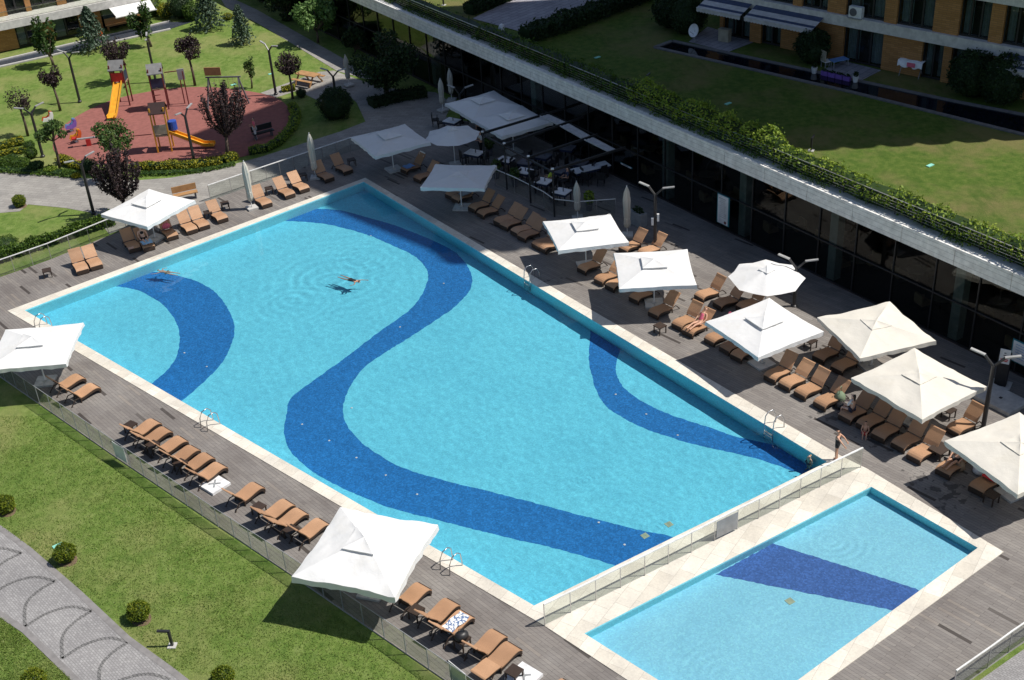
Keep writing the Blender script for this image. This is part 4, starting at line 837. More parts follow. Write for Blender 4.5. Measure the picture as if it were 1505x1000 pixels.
ac=ONP(1260,17,TO,TN); t=thing('air_conditioner','white air conditioner unit at a first floor window of the tower','air conditioner',ac+TN*.10-Vector((0,0,.35)),math.atan2(TU.y,TU.x)); MB().box((0,0,.35),(.85,.32,.65)).build('body',MT['sign'],t); MB().lathe([(.24,0),(.24,.02),(.05,.03)],16).build('fan_grille',MT['ink'],t,False,(-.12,-.17,.35)).rotation_euler=(R_(90),0,0); MB().box((0,-.05,.0),(.9,.4,.05)).build('bracket',MT['grey'],t)
for i,(px,rp,s,mt) in enumerate([((1193,92),26,'left of the purple planters','darkgreen'),((1425,140),34,'below the right awning','darkgreen'),((1470,150),36,'at the far right of the channel','darkgreen'),((1010,48),30,'left of the satellite dish','darkgreen'),((985,40),26,'at the left corner of the tower','darkgreen')]):
    bush(px,rp,'large dark shrub in the tower shade, '+s,mt,1500,ZR,1.0,'dark_shrub',.13,seed=i)
# roof terrace and its hedge
sheet('roof_terrace',ws([(694,28),(772,49),(920,-4),(850,-30),(770,-8)],ZR),ZR+.03,MT['terrace'])
hedge([G(772,62,ZR),G(840,40,ZR),G(930,6,ZR),G(960,-8,ZR)],1.6,1.1,'tall dark hedge along the roof terrace','darkgreen',5200,.12,ZR,seed=31)
hedge([G(690,22,ZR),G(740,2,ZR),G(790,-14,ZR)],1.2,.9,'dark hedge behind the roof terrace','darkgreen',2600,.12,ZR,seed=32)
g=G(738,52,ZR); t=thing('garden_vent','small white domed vent at the corner of the roof terrace','vent',g); MB().lathe([(.22,0),(.24,.5),(.16,.72),(.03,.8)],14).build('dome',MT['sign'],t,True); MB().lathe([(.28,0),(.28,.06)],14).build('collar',MT['grey'],t)
# ------------------------------------------------------------------ left apartment block
LO=Vector((-47,100.6,0)); LU=Vector((.875,.485,0)).normalized(); LN=Vector((LU.y,-LU.x,0))
lb=thing('apartment_block','low brick apartment block with a pale balcony band at the top left','building',LO,math.atan2(LU.y,LU.x))
def lx(px,py): q=ONP(px,py,LO,LN); return (q-LO).dot(LU),q.z
LL=lx(212,40)[0]
def lst(z0,z1,ws_,y0):
    x=0
    for a,b in ws_:
        if a>x+.02: MB().box(((x+a)/2,y0+.3,(z0+z1)/2),(a-x,.6,z1-z0)).build('wall',MT['brick'],lb)
        x=b
        f=MB()
        for i in range(3): f.box((a+(b-a)*i/2,y0+.2,(z0+z1)/2),(.12,.1,z1-z0-.02))
        f.box(((a+b)/2,y0+.2,z0+.05),(b-a,.1,.1)); f.box(((a+b)/2,y0+.2,z1-.05),(b-a,.1,.1)); w_=f.build('window',MT['frame'],lb)
        MB().box(((a+b)/2,y0+.22,(z0+z1)/2),(b-a-.02,.012,z1-z0-.1)).build('pane',MT['clearwin'],w_); MB().box((a+(b-a)*.28,y0+.42,(z0+z1)/2),((b-a)*.36,.03,z1-z0-.2)).build('curtain',MT['curtain'],w_)
    if x<LL: MB().box(((x+LL)/2,y0+.3,(z0+z1)/2),(LL-x,.6,z1-z0)).build('wall',MT['brick'],lb)
lst(.02,1.95,[(lx(26,60)[0],lx(57,55)[0]),(lx(80,48)[0],lx(118,40)[0]),(lx(150,32)[0],lx(192,22)[0])],0)
lst(2.6,4.9,[(lx(12,15)[0],lx(40,10)[0]),(lx(48,8)[0],lx(86,2)[0]),(lx(100,0)[0],lx(140,-8)[0]),(lx(150,-10)[0],lx(195,-20)[0])],.9)
MB().box((LL/2,.2,2.27),(LL,2.1,.64)).build('balcony_band',MT['band_'],lb); MB().box((LL/2,6,8),(LL-.3,9.6,16)).build('core',MT['wallcore'],lb)
MB().box((LL/2,5.5,8.5),(LL,11,.6)).build('floor_band',MT['band_'],lb); MB().box((LL/2,1.4,6.7),(LL,.8,3)).build('upper_wall',MT['brick'],lb)
MB().box((LL/2,-.75,3.0),(LL,.012,.7)).build('balcony_glass',MT['glass'],lb); MB().box((LL/2,-.75,3.38),(LL,.04,.04)).build('balcony_rail',MT['steel'],lb)
sheet('water_channel',[(-52,93.3),(-40,100.08),(-27.57,107.2),(-25.84,109.0),(-27.95,109.27),(-40.43,101.6),(-52,95)],GZ+.02,MT['greywater'])
kb=MB()
for a,b in (((-52,93.2),(-40,100.0)),((-40,100.0),(-27.5,107.1)),((-52,95.1),(-40.43,101.75)),((-40.43,101.75),(-28,109.4))): kb.bar((*a,0),(*b,0),.25,.1)
struct(kb.build('channel_kerb',MT['conc']))
a=LO+LU*lx(158,18)[0]; t=thing('awning','white awning stretched over the patio of the left block','awning',a+Vector((0,0,2.0)),math.atan2(LU.y,LU.x)); MB().add([(0,-.9,.0),(3.6,-.9,.0),(3.5,-2.6,-.45),(.1,-2.6,-.45)],[(0,1,2,3)]).build('cloth',MT['white'],t); MB().bar((0,-2.6,-.46),(3.6,-2.6,-.46),.07).build('front_bar',MT['whitemetal'],t)
for xx in (.2,3.4): MB().bar((xx,-.9,-.1),(xx,-2.5,-.5),.05).build('arm',MT['grey'],t)
for i,(x,y,m_,s) in enumerate([(200,34,'blue','blue ball like toy hanging'),(145,48,'orange','orange cushion')]):
    g=G(x,y,.4); o=MB().lathe([(.05,0),(.26,.12),(.3,.3),(.2,.5),(.04,.56)],12).build('garden_toy',MT[m_],None,True); o.location=(g.x,g.y,0); tag(o,('bright blue' if i==0 else 'orange red')+' rounded garden toy on the patio of the left block','toy')
g=G(176,42); t=thing('garden_bench','brown wooden bench on the patio under the white awning','bench',(g.x,g.y,0),math.atan2(LU.y,LU.x))
MB().box((0,0,.42),(2.2,.5,.06)).build('seat',MT['wood'],t); MB().box((0,.24,.72),(2.2,.05,.5)).build('backrest',MT['wood'],t)
for sx in (-1,1): MB().box((sx*.95,0,.2),(.08,.45,.39)).build('leg',MT['wood'],t)
# ------------------------------------------------------------------ pergola, restaurant terrace
zp=2.9
pg=thing('pergola','dark steel pergola with a drawn back awning over the restaurant terrace','pergola',(0,0,0))
bm=[((709,196),(848,154)),((741,213),(858,172)),((776.5,232),(878,198)),((812,250.7),(919,217))]
E=[]
for a,b in bm: A=G(*a,zp);B=G(*b,zp); E.append((A,B))
for A,B in E:
    MB().bar(A,B,.09,.14).build('beam',MT['frame'],pg); MB().box((A.x,A.y,zp/2-.05),(.10,.10,zp-.1)).build('post',MT['frame'],pg); MB().box((A.x,A.y,zp+.1),(.16,.12,.07)).build('beam_end',MT['sign'],pg)
MB().bar(E[0][0]-Vector((0,0,.1)),E[3][0]-Vector((0,0,.1)),.09,.1).build('front_beam',MT['frame'],pg)
for (A,B),(C_,D_) in zip(E,E[1:]):
    k=[e[0] for e in E].index(A); FF=[(.59,.68),(.68,.79),(.79,.92),(.78,.89)]; (a0,a1),(b0,b1)=FF[k],FF[k+1]; m=MB(); n=5; vs=[]
    for i in range(n+1):
        p=A.lerp(B,a0+(a1-a0)*i/n); q=C_.lerp(D_,b0+(b1-b0)*i/n); p2=p.lerp(q,.06); q2=p.lerp(q,.94); dz=.02-.03*(i%2); vs+= [p2+Vector((0,0,dz)),q2+Vector((0,0,dz))]
    m.add(vs,[(2*i,2*i+1,2*i+3,2*i+2) for i in range(n)]); m.build('folded_awning',MT['stripgrey'],pg)
    p=A.lerp(B,a0);q=C_.lerp(D_,b0); MB().bar(p.lerp(q,.05)+Vector((0,0,.02)),p.lerp(q,.95)+Vector((0,0,.02)),.07).build('awning_bar',MT['stripgrey'],pg)
def dtable(px,label,L=.9,W=.8,a=-30,top='sign'):
    g=G(*px,.75); t=thing('dining_table',label,'table',(g.x,g.y,0),R_(a),'restaurant tables'); MB().box((0,0,.735),(L,W,.04)).build('table_top',MT[top],t); MB().box((0,0,.64),(L*.96,W*.96,.14)).build('apron',MT['navy'],t)
    for sx in (-1,1):
        for sy in (-1,1): MB().box((sx*L*.42,sy*W*.42,.285),(.06,.06,.57)).build('leg',MT['black'],t)
    MB().lathe([(.04,0),(.03,.1),(.045,.18)],8,(L*.1,0,.756)).build('condiment_jar',MT['ink'],t)
    return t
def dchair(px,a,label,mat='black',z=.45):
    g=G(*px,z); t=thing('dining_chair',label,'chair',(g.x,g.y,.0),R_(a),'restaurant chairs'); MB().box((0,0,.44),(.48,.48,.07)).build('seat',MT[mat],t); MB().box((-.23,0,.68),(.05,.46,.46)).build('backrest',MT[mat],t)
    for sx in (-1,1):
        for sy in (-1,1): MB().box((sx*.2,sy*.2,.2),(.04,.04,.40)).build('leg',MT['black'],t)
    return t
for px,s,L in [((743,234),'nearest the pergola corner post',.95),((770.5,251),'second along the glass screen',.9),((799,266),'with the guest in lime green',.9),((826,281),'last along the glass screen',.9),((868,246),'long one under the pergola',2.4),((664,177),'beside the round parasol, behind it',1.0),((697,224),'right of the round parasol',1.1)]:
    dtable(px,'white topped restaurant table, '+s,L,a=22 if L>2 else -35)
ci=0
for px,a,s in [((757,246),60,'between the first two white tables'),((733,243),140,'at the pergola corner table'),((783,258),60,'facing the second white table'),((759,258),140,'outside the second white table'),((786,272),140,'left of the lime green guest'),((838,272),200,'right of the last white table'),((813,285),100,'outside the last white table'),((850,258),200,'at the near end of the long table'),((885,252),120,'on the far side of the long table'),((862,262),60,'in front of the long table'),((883,262),80,'right in front of the long table'),((683,172),180,'beside the far white table'),((648,180),0,'left of the far white table'),((682,230),20,'left of the table by the round parasol'),((712,232),200,'right of the table by the round parasol'),((640,176),0,'at the outer edge of the far terrace')]:
    dchair(px,a,'dark restaurant chair '+s)
def at_w(p): return PJ(p)
for k in range(3):
    (A,B),(C_,D_)=E[k],E[k+1]
    for f,row in ((.34,'front'),(.55,'middle'),(.84,'back')):
        p=A.lerp(B,f).lerp(C_.lerp(D_,f),.5); 
        if k==2 or (k==1 and row=='front'): continue
        rr=rng.uniform(-8,8); wh=ORD[k]+' bay from the round parasol, '+row+' row'
        q=PJ(Vector((p.x,p.y,.75))); dtable(q,'dark table under the pergola, '+wh,.85,.8,-32+rr,'ink')
        for sd,nm in ((-1,'left'),(1,'right')):
            v=Vector((math.cos(R_(-32+rr)),math.sin(R_(-32+rr)),0))*.72*sd; q=PJ(Vector((p.x+v.x,p.y+v.y,.45))); dchair(q,-32+rr+(180 if sd>0 else 0),'dark chair '+nm+' of the pergola table, '+wh)
# furniture inside the pavilion
def inside(s,d): q=FP(s,-d); return Vector((q[0],q[1],0))
for i in range(13):
    p=inside(30+i*2.6,2.2+1.3*(i%2)); t=thing('indoor_table','brown round table behind the dark glass, '+ORD[i]+' from the tilted parasol side','table',(p.x,p.y,.03)); MB().lathe([(.5,.70),(.5,.74)],16).build('top',MT['oldwood'],t); MB().tube([(0,0,0),(0,0,.7)],.05,8).build('pedestal',MT['black'],t)
    for j in range(2):
        q=p+Vector((.75*(1 if j else -1),.3,0)); c=thing('indoor_armchair',('brown','tan')[j]+' armchair behind the dark glass at the '+ORD[i]+' indoor table','armchair',(q.x,q.y,.03),R_(180*(j)+20)); MB().box((0,0,.36),(.6,.6,.16)).build('seat',MT['tan'],c); MB().box((-.28,0,.62),(.12,.6,.46)).build('backrest',MT['tan'],c)
        for sy in (-1,1): MB().box((0,sy*.29,.5),(.5,.07,.12)).build('armrest',MT['tan'],c); MB().box((0,sy*.25,.14),(.45,.05,.27)).build('leg',MT['black'],c)
# posters and boards
def poster(px0,px1,label,lines=7,zoff=.0):
    s0,z0=fx(*px0); s1,z1=fx(*px1); s=(s0+s1)/2; p=FP(s,.10); W=abs(s1-s0); H=abs(z1-z0)*1.0; z=(z0+z1)/2
    t=thing('poster_board',label,'poster',(p[0],p[1],z),rzF); MB().box((0,0,0),(W,.04,H)).build('frame',MT['tealframe'],t); MB().box((0,-.03,0),(W*.86,.02,H*.94)).build('sheet',MT['sign'],t)
    for i in range(lines): MB().box((rng.uniform(-.03,.03)*W,-.044,H*(.36-.72*i/lines)),(W*rng.uniform(.35,.65),.006,.02)).build('text_line',MT['ink'],t)
    return t
poster((914,238),(931,248),'white menu poster at the end of the pergola',2); 
t=thing('poster_board','tall white menu poster on the glass wall','poster',(*FP(fx(1065,308)[0],.10),fx(1065,308)[1]),rzF); MB().box((0,0,0),(.95,.04,1.75)).build('frame',MT['tealframe'],t); MB().box((0,-.03,0),(.80,.02,1.68)).build('sheet',MT['sign'],t)
for i in range(11): MB().box((rng.uniform(-.03,.03),-.044,.66-.11*i),(rng.uniform(.3,.55),.006,.018)).build('text_line',MT['ink'],t)
MB().lathe([(.09,0),(.09,.01)],12,(0,0,0)).build('emblem',MT['maroon'],t,False,(.22,-.045,-.70)).rotation_euler=(R_(90),0,0)
t=thing('poster_board','white and teal poster at the right end of the glass wall','poster',(*FP(fx(1502,518)[0],.10),fx(1502,518)[1]),rzF); MB().box((0,0,0),(.9,.04,1.1)).build('frame',MT['tealframe'],t); MB().box((0,-.03,0),(.78,.02,1.0)).build('sheet',MT['sign'],t)
for i in range(6): MB().box((0,-.044,.36-.13*i),(.5,.006,.02)).build('text_line',MT['kidblue'],t)
g=G(1470,566); t=thing('notice_stand','black notice stand with a small red and white sign near the lamp','sign stand',g,rzF+R_(25)); MB().box((0,0,.85),(.5,.35,1.6)).build('body',MT['black'],t); MB().box((.02,-.22,1.62),(.44,.03,.72)).build('sign_face',MT['sign'],t)
for zz,ww,mm in ((1.80,.08,'ink'),(1.68,.12,'ink'),(1.48,.32,'signred'),(1.40,.28,'signred')): MB().box((.02,-.24,zz),(ww,.006,.05)).build('text_line',MT[mm],t)
MB().box((0,0,.03),(.9,.7,.06)).build('base',MT['slab'],t)
g=G(1470,590); t=thing('stone_platform','low pale stone platform beside the lamp at the glass wall','platform',(g.x,g.y,0),rzF); MB().box((0,0,.09),(1.9,1.4,.18)).build('slab',MT['slab'],t); MB().box((0,0,.19),(.12,.12,.02)).build('socket',MT['black'],t)
g=G(938,330); t=thing('planter_box','grey square planter box beside the glass screen end','planter',(g.x,g.y,0),rzF); MB().box((0,0,.4),(1.,.5,.8)).build('box',MT['grey'],t); m=MB(); cloud(m,(0,0,.9),(.45,.2,.2),120,.09,rng); m.build('foliage',MT['darkgreen'],t)
for px,s in (((757,274),'near the lime green guest'),((730,262),'by the shaded parasol corner'),((720,228),'behind the round parasol'),((866,309),'at the curved end of the screen')):
    g=G(*px); t=thing('potted_plant','leafy potted plant at the glass screen '+s,'plant',(g.x,g.y,0)); MB().lathe([(.16,0),(.22,.4),(.18,.4)],12).build('pot',MT['ink'],t); m=MB(); cloud(m,(0,0,.85),(.32,.32,.42),220,.10,rng); m.build('foliage',MT['limehedge' if 'curved' in s else 'feather'],t)
# ------------------------------------------------------------------ playground
def P(px,z=0): return G(*px,z)
ZP=GZ+.025
def pg_tower(px,rz,label,ph,roof,side1,postc,steps=True):
    g=P(px); t=thing('play_tower',label,'play tower',(g.x,g.y,ZP),R_(rz),'playground towers'); w_=.46
    for sx in (-1,1):
        for sy in (-1,1): MB().box((sx*w_,sy*w_,1.55),(.09,.09,3.1)).build('post',MT[postc],t)
    MB().box((0,0,ph),(1.0,1.0,.08)).build('platform',MT['oldwood'],t); r_=MB(); r_.add([(-.56,-.60,2.75),(.56,-.60,2.75),(.56,0,3.35),(-.56,0,3.35),(-.56,.60,2.75),(.56,.60,2.75)],[(0,1,2,3),(3,2,5,4)]); r_.add([(-.56,-.60,2.70),(.56,-.60,2.70),(.56,0,3.30),(-.56,0,3.30),(-.56,.60,2.70),(.56,.60,2.70)],[(3,2,1,0),(4,5,2,3)]); r_.build('roof',MT[roof],t)
    MB().box((0,-.48,ph+.45),(.84,.05,.66)).build('side_panel',MT[side1],t); MB().box((.48,0,ph+.45),(.05,.84,.66)).build('side_panel',MT['navy'],t)
    return t
def slide(t,a,L,ph,mat='yellow',w_=.5):
    u=Vector((math.cos(R_(a)),math.sin(R_(a)),0)); v=Vector((-u.y,u.x,0)); n=12; m=MB(); rows=[]
    for i in range(n+1):
        f=i/n; z=ph*(1-f)**1.0 if f<.8 else ph*.2*max(0,(1-f)/.2)*.6+.18*(1) ; z=max(.22,ph+.05-(ph)*min(1,f*1.12)); p=u*(.48+L*f)+Vector((0,0,z)); rows.append(p)
    for p in rows: m.v+= [tuple(p-v*w_/2+Vector((0,0,.18))),tuple(p-v*w_/2),tuple(p+v*w_/2),tuple(p+v*w_/2+Vector((0,0,.18))),tuple(p+v*(w_/2+.05)+Vector((0,0,.18))),tuple(p+v*(w_/2+.05)-Vector((0,0,.05))),tuple(p-v*(w_/2+.05)-Vector((0,0,.05))),tuple(p-v*(w_/2+.05)+Vector((0,0,.18)))]
    for i in range(n):
        for k in range(8): m.f.append((8*i+k,8*i+(k+1)%8,8*i+8+(k+1)%8,8*i+8+k))
    m.f.append(tuple(range(7,-1,-1))); m.f.append(tuple(range(8*n,8*n+8))); return m.build('slide',MT[mat],t)
t1=pg_tower((184,152),0,'tall play tower with a steep yellow slide',1.75,'roofgrey','red','maroon'); slide(t1,266,2.9,1.75); MB().box((-.48,0,2.5),(.05,.9,.5)).build('side_panel',MT['wood'],t1)
t2=pg_tower((239,158),10,'play tower with a dark blue panel and climbing net',1.6,'roofgrey','navy','maroon')
for k in range(5): MB().bar((-.46,-.5-.18*k,1.55-.33*k),(.1,-.5-.18*k,1.55-.33*k),.05).build('ladder_rung',MT['maroon'],t2)
MB().bar((1.6,.3,0),(1.6,.3,2.6),.08).build('post',MT['maroon'],t2); MB().bar((1.9,-.2,0),(1.9,-.2,2.6),.08).build('post',MT['maroon'],t2); MB().bar((.6,.3,2.5),(1.6,.3,2.5),.06).build('bar',MT['maroon'],t2); MB().box((1.75,.05,2.3),(.5,.08,.8)).build('side_panel',MT['grey'],t2)
t3=pg_tower((244,219),4,'play tower with blue tube and curved yellow slide',1.15,'darkroof','khaki','yellow'); slide(t3,-8,2.9,1.2,w_=.42); MB().lathe([(.3,0),(.3,.6)],14).build('tube_panel',MT['blue'],t3,False,(.72,.2,1.3)); MB().bar((-.62,-.5,1.35),(-3.0,-.5,1.35),.05).build('rope_bridge',MT['maroon'],t3); MB().bar((-3.0,-.5,0),(-3.0,-.5,1.4),.08).build('post',MT['maroon'],t3)
g=P((336,158)); t=thing('swing_set','dark swing frame with wooden roof panel behind the spiky plum tree','swing',(g.x,g.y,ZP),R_(-8))
for sx in (-1,1):
    for sy in (-1,1): MB().bar((sx*1.3,sy*.8,0),(sx*1.1,0,2.3),.09).build('leg',MT['ink'],t)
MB().bar((-1.3,0,2.32),(1.3,0,2.32),.09).build('top_bar',MT['ink'],t); MB().box((-.7,.0,2.75),(1.2,.06,.6)).build('roof_panel',MT['wood'],t)
for xx in (-.5,.5):
    s_=MB().box((xx,0,.5),(.45,.22,.05)).build('seat',MT['black'],t)
    for dx in (-.18,.18): MB().bar((xx+dx,0,.5),(xx+dx,0,2.3),.02).build('chain',MT['steel'],s_)
for px,m1,m2,s in (((72,182),'orange','sign','orange and white one at the lawn rim'),((106,193),'kidblue','purple','blue and violet one'),((113,209),'yellow','orange','yellow one')):
    g=P(px); t=thing('spring_rider','playground spring rider, '+s,'spring rider',(g.x,g.y,ZP),R_(30),'spring riders'); MB().lathe([(.12,0),(.14,.08),(.11,.16),(.14,.24),(.11,.32),(.13,.38)],12).build('spring',MT['steel'],t); MB().box((0,0,.42),(.36,.24,.06)).build('seat',MT['black'],t)
    for sy in (-1,1):
        q=MB(); q.prism([(-.42,.30),(-.30,.58),(-.10,.52),(.12,.62),(.22,.92),(.40,.86),(.42,.66),(.34,.36),(.10,.26)],-.02,.02); q.v=[(x,sy*.16+z,y) for x,y,z in q.v]; q.build('side_board',MT[m1 if sy>0 else m2],t)
    MB().bar((.2,-.25,.80),(.2,.25,.80),.04).build('handle',MT['black'],t)
g=P((131,213)); t=thing('seesaw','red and grey seesaw on the playground','seesaw',(g.x,g.y,ZP),R_(12)); MB().bar((-1,0,.55),(1,0,.5),.16,.08).build('beam',MT['grey'],t); MB().box((0,0,.24),(.3,.3,.48)).build('pivot',MT['red'],t)
for sx in (-1,1): MB().box((sx*.85,0,.63),(.3,.28,.08)).build('seat',MT['red'],t); MB().bar((sx*.6,-.2,.85),(sx*.6,.2,.85),.04).build('handle',MT['black'],t)
def bench(px,rz,label,mat='wood'):
    g=P(px); t=thing('park_bench',label,'bench',(g.x,g.y,ZP),R_(rz)); MB().box((0,0,.42),(1.5,.42,.06)).build('seat',MT[mat],t); MB().box((0,.22,.7),(1.5,.05,.4)).build('backrest',MT[mat],t)
    for sx in (-1,1): MB().box((sx*.6,.05,.2),(.07,.4,.39)).build('leg',MT['ink'],t)
bench((388,202),30,'dark bench beside the person in pink','black'); bench((274,293),22,'brown bench behind the far side fence')
g=G(454,122); t=thing('picnic_table','wooden picnic table at the end of the pale paving','picnic table',(g.x,g.y,GZ+.02),R_(-35)); MB().box((0,0,.74),(1.9,.8,.06)).build('table_top',MT['wood'],t)
for sy in (-1,1): MB().box((0,sy*.75,.45),(1.9,.28,.05)).build('seat',MT['wood'],t)
for sx in (-1,1):
    MB().bar((sx*.7,-.75,.0),(sx*.7,-.2,.72),.09).build('leg',MT['wood'],t); MB().bar((sx*.7,.75,.0),(sx*.7,.2,.72),.09).build('leg',MT['wood'],t)
# ------------------------------------------------------------------ people
def skinned(V,Ed,mat,name,parent,sub=1):
    me=bpy.data.meshes.new(name); keys=list(V); me.from_pydata([V[k][:3] for k in keys],[(keys.index(a),keys.index(b)) for a,b in Ed],[]); o=bpy.data.objects.new(name,me); col.objects.link(o)
    o.modifiers.new('s','SKIN'); 
    if sub: sm=o.modifiers.new('d','SUBSURF'); sm.levels=sub; sm.render_levels=sub
    for i,k in enumerate(keys):
        rr=V[k][3]; me.skin_vertices[0].data[i].radius=(rr,rr) if not isinstance(rr,tuple) else rr; me.skin_vertices[0].data[i].use_root=(i==0)
    dg=bpy.context.evaluated_depsgraph_get(); dg.update(); m2=bpy.data.meshes.new_from_object(o.evaluated_get(dg)); bpy.data.objects.remove(o); bpy.data.meshes.remove(me)
    m2.materials.clear(); m2.materials.append(mat); m2.polygons.foreach_set('use_smooth',[True]*len(m2.polygons)); m2.name=name
    p=bpy.data.objects.new(name,m2); col.objects.link(p); p.parent=parent; return p
def person(loc,rz,label,J,skin='skin',hair='hair',clothes=(),scale=1,hairlong=False):
    t=thing('person',label,'person',loc,R_(rz),None,scale)
    V=dict(pelvis=(*J['pelvis'],.125),belly=(*J['belly'],.105),chest=(*J['chest'],.125),neck=(*J['neck'],.05),head=(*J['head'],.088),crown=(*J['crown'],.075))
    Ed=[('pelvis','belly'),('belly','chest'),('chest','neck'),('neck','head'),('head','crown')]
    for s in 'lr':
        V['sh'+s]=(*J['sh'+s],.052);V['el'+s]=(*J['el'+s],.038);V['wr'+s]=(*J['wr'+s],.027);h=Vector(J['wr'+s])+(Vector(J['wr'+s])-Vector(J['el'+s])).normalized()*.07;V['pa'+s]=(*h,.032)
        V['hp'+s]=(*J['hp'+s],.082);V['kn'+s]=(*J['kn'+s],.053);V['an'+s]=(*J['an'+s],.036);V['to'+s]=(*J['to'+s],.03)
        Ed+= [('chest','sh'+s),('sh'+s,'el'+s),('el'+s,'wr'+s),('wr'+s,'pa'+s),('pelvis','hp'+s),('hp'+s,'kn'+s),('kn'+s,'an'+s),('an'+s,'to'+s)]
    b=skinned(V,Ed,MT[skin],'body',t)
    hd=(Vector(J['crown'])-Vector(J['head'])).normalized(); hc=Vector(J['head'])+hd*.045; fwd=Vector(J.get('face',(1,0,0))); 
    fg=MB(); nf=hc+fwd*.105-hd*.02; fg.tube([hc+fwd*.07+hd*.02,nf],[.012,.018],6)
    for s in 'lr':
        d=(Vector(J['wr'+s])-Vector(J['el'+s])).normalized(); sidev=d.orthogonal().normalized(); pa=Vector(V['pa'+s][:3])
        for k,L in enumerate((.065,.078,.07,.055)): q=pa+sidev*(.018*(k-1.5)); cv=d.cross(sidev)*.012; fg.tube([q,q+d*L*.6+cv*.4,q+d*L+cv*1.4],[.009,.008,.006],5)
        fg.tube([pa-d*.03+sidev*.03,pa+sidev*.055+d*.02],[.010,.007],5)
    # fingers and nose belong to the same body surface
    me=b.data; o0=len(me.vertices); vs=[tuple(v.co) for v in me.vertices]+fg.v; fs=[tuple(p.vertices) for p in me.polygons]+[tuple(i+o0 for i in f) for f in fg.f]
    m2=bpy.data.meshes.new('body'); m2.from_pydata(vs,[],fs); m2.materials.append(MT[skin]); m2.polygons.foreach_set('use_smooth',[True]*len(m2.polygons)); b.data=m2
    side=hd.cross(fwd).normalized()
    for s in (-1,1): MB().lathe([(.004,-.012),(.012,0),(.004,.012)],8).build('eye',MT['hair'],t,True,hc+fwd*.088+side*.034*s+hd*.02)
    hv={'a':(*(hc-fwd*.03+hd*.045),.092),'b':(*(hc-fwd*.075-hd*.01),.075)}; he=[('a','b')]
    if hairlong: hv['c']=(*(hc-fwd*.09-hd*.17),.05); hv['d']=(*(hc-fwd*.08-hd*.32),.028); he+= [('b','c'),('c','d')]
    skinned(hv,he,MT[hair],'hair',t)
    for s in 'lr': q=Vector(J['hp'+s]).lerp(Vector(J['kn'+s]),.34); V['th'+s]=(*q,.075); q=Vector(J['chest']).lerp(Vector(J['neck']),.45); V['up']=(*q,.085)
    for nm,mt,keys,ed,gr in clothes:
        if 'hpl' in keys and 'knl' not in keys: keys=tuple(keys)+('thl','thr'); ed=list(ed)+[('hpl','thl'),('hpr','thr')]
        if nm in('swimsuit','bra'): 
            keys=tuple(keys)+tuple(k for k in ('chest','up') if k not in keys); ed=list(ed)+[('chest','up')]
            if ('belly','chest') not in ed: ed.append(('belly','chest'))
        skinned({k:(*V[k][:3],V[k][3]+gr) for k in keys},ed,MT[mt],nm,t)
    return t
TORSO=('pelvis','belly','chest'); TE=[('pelvis','belly'),('belly','chest')]
SHORT=('pelvis','hpl','hpr'); SE=[('pelvis','hpl'),('pelvis','hpr')]
def J_stand(arm='back'):
    J=dict(pelvis=(0,0,.93),belly=(0,0,1.08),chest=(0,0,1.27),neck=(0,0,1.45),head=(.01,0,1.55),crown=(.01,0,1.64),face=(1,0,0))
    for s,y in (('l',1),('r',-1)):
        J['sh'+s]=(0,y*.16,1.38)
        if arm=='back': J['el'+s]=(-.20,y*.22,1.20); J['wr'+s]=(-.34,y*.20,1.02)
        elif arm=='work': J['el'+s]=(.05,y*.24,1.12); J['wr'+s]=(.28,y*.16,1.15)
        else: J['el'+s]=(-.02,y*.22,1.12); J['wr'+s]=(.04,y*.23,.88)
        J['hp'+s]=(0,y*.085,.86); J['kn'+s]=(.03,y*.09,.48); J['an'+s]=(-.01,y*.10,.07); J['to'+s]=(.15,y*.11,.03)
    return J
def J_sit(h=.42,lean=0.,legs='down'):
    J=dict(pelvis=(0,0,h+.11),belly=(-.04*lean,0,h+.27),chest=(-.12*lean,0,h+.46),neck=(-.18*lean,0,h+.63),head=(-.18*lean,0,h+.73),crown=(-.18*lean,0,h+.82),face=(1,0,0))
    for s,y in (('l',1),('r',-1)):
        c=J['chest']; J['sh'+s]=(c[0],y*.16,c[2]+.10); J['el'+s]=(c[0]+.12,y*.22,c[2]-.14); J['wr'+s]=(c[0]+.36,y*.10,c[2]-.16)
        J['hp'+s]=(.06,y*.09,h+.08)
        if legs=='down': J['kn'+s]=(.46,y*.12,h+.08); J['an'+s]=(.48,y*.12,.08); J['to'+s]=(.62,y*.12,.03)
        elif legs=='up': J['kn'+s]=(.38,y*.10,h+.34); J['an'+s]=(.52,y*.10,h+.05); J['to'+s]=(.66,y*.1,h+.02)
        else: J['kn'+s]=(.47,y*.10,h+.08); J['an'+s]=(.88,y*.09,h+.05); J['to'+s]=(.93,y*.1,h+.14)
    return J
def J_recline(back=50,h=.40):
    # sits on a lounger: seat along -x (towards the foot), backrest rising towards +x
    u=Vector((math.cos(R_(back)),0,math.sin(R_(back)))); p=Vector((-.06,0,h+.10)); J=dict(pelvis=tuple(p),face=(-.7,0,.7))
    for k,d in (('belly',.17),('chest',.37),('neck',.55),('head',.65),('crown',.74)): J[k]=tuple(p+u*d)
    for s,y in (('l',1),('r',-1)):
        J['sh'+s]=tuple(p+u*.47+Vector((0,y*.16,0))); J['el'+s]=tuple(p+u*.22+Vector((0,y*.26,0))); J['wr'+s]=tuple(p+Vector((-.12,y*.22,.06)))
        J['hp'+s]=(-.13,y*.09,h+.08); J['kn'+s]=(-.52,y*.10,h+.16); J['an'+s]=(-.92,y*.09,h+.06); J['to'+s]=(-.97,y*.1,h+.15)
    return J
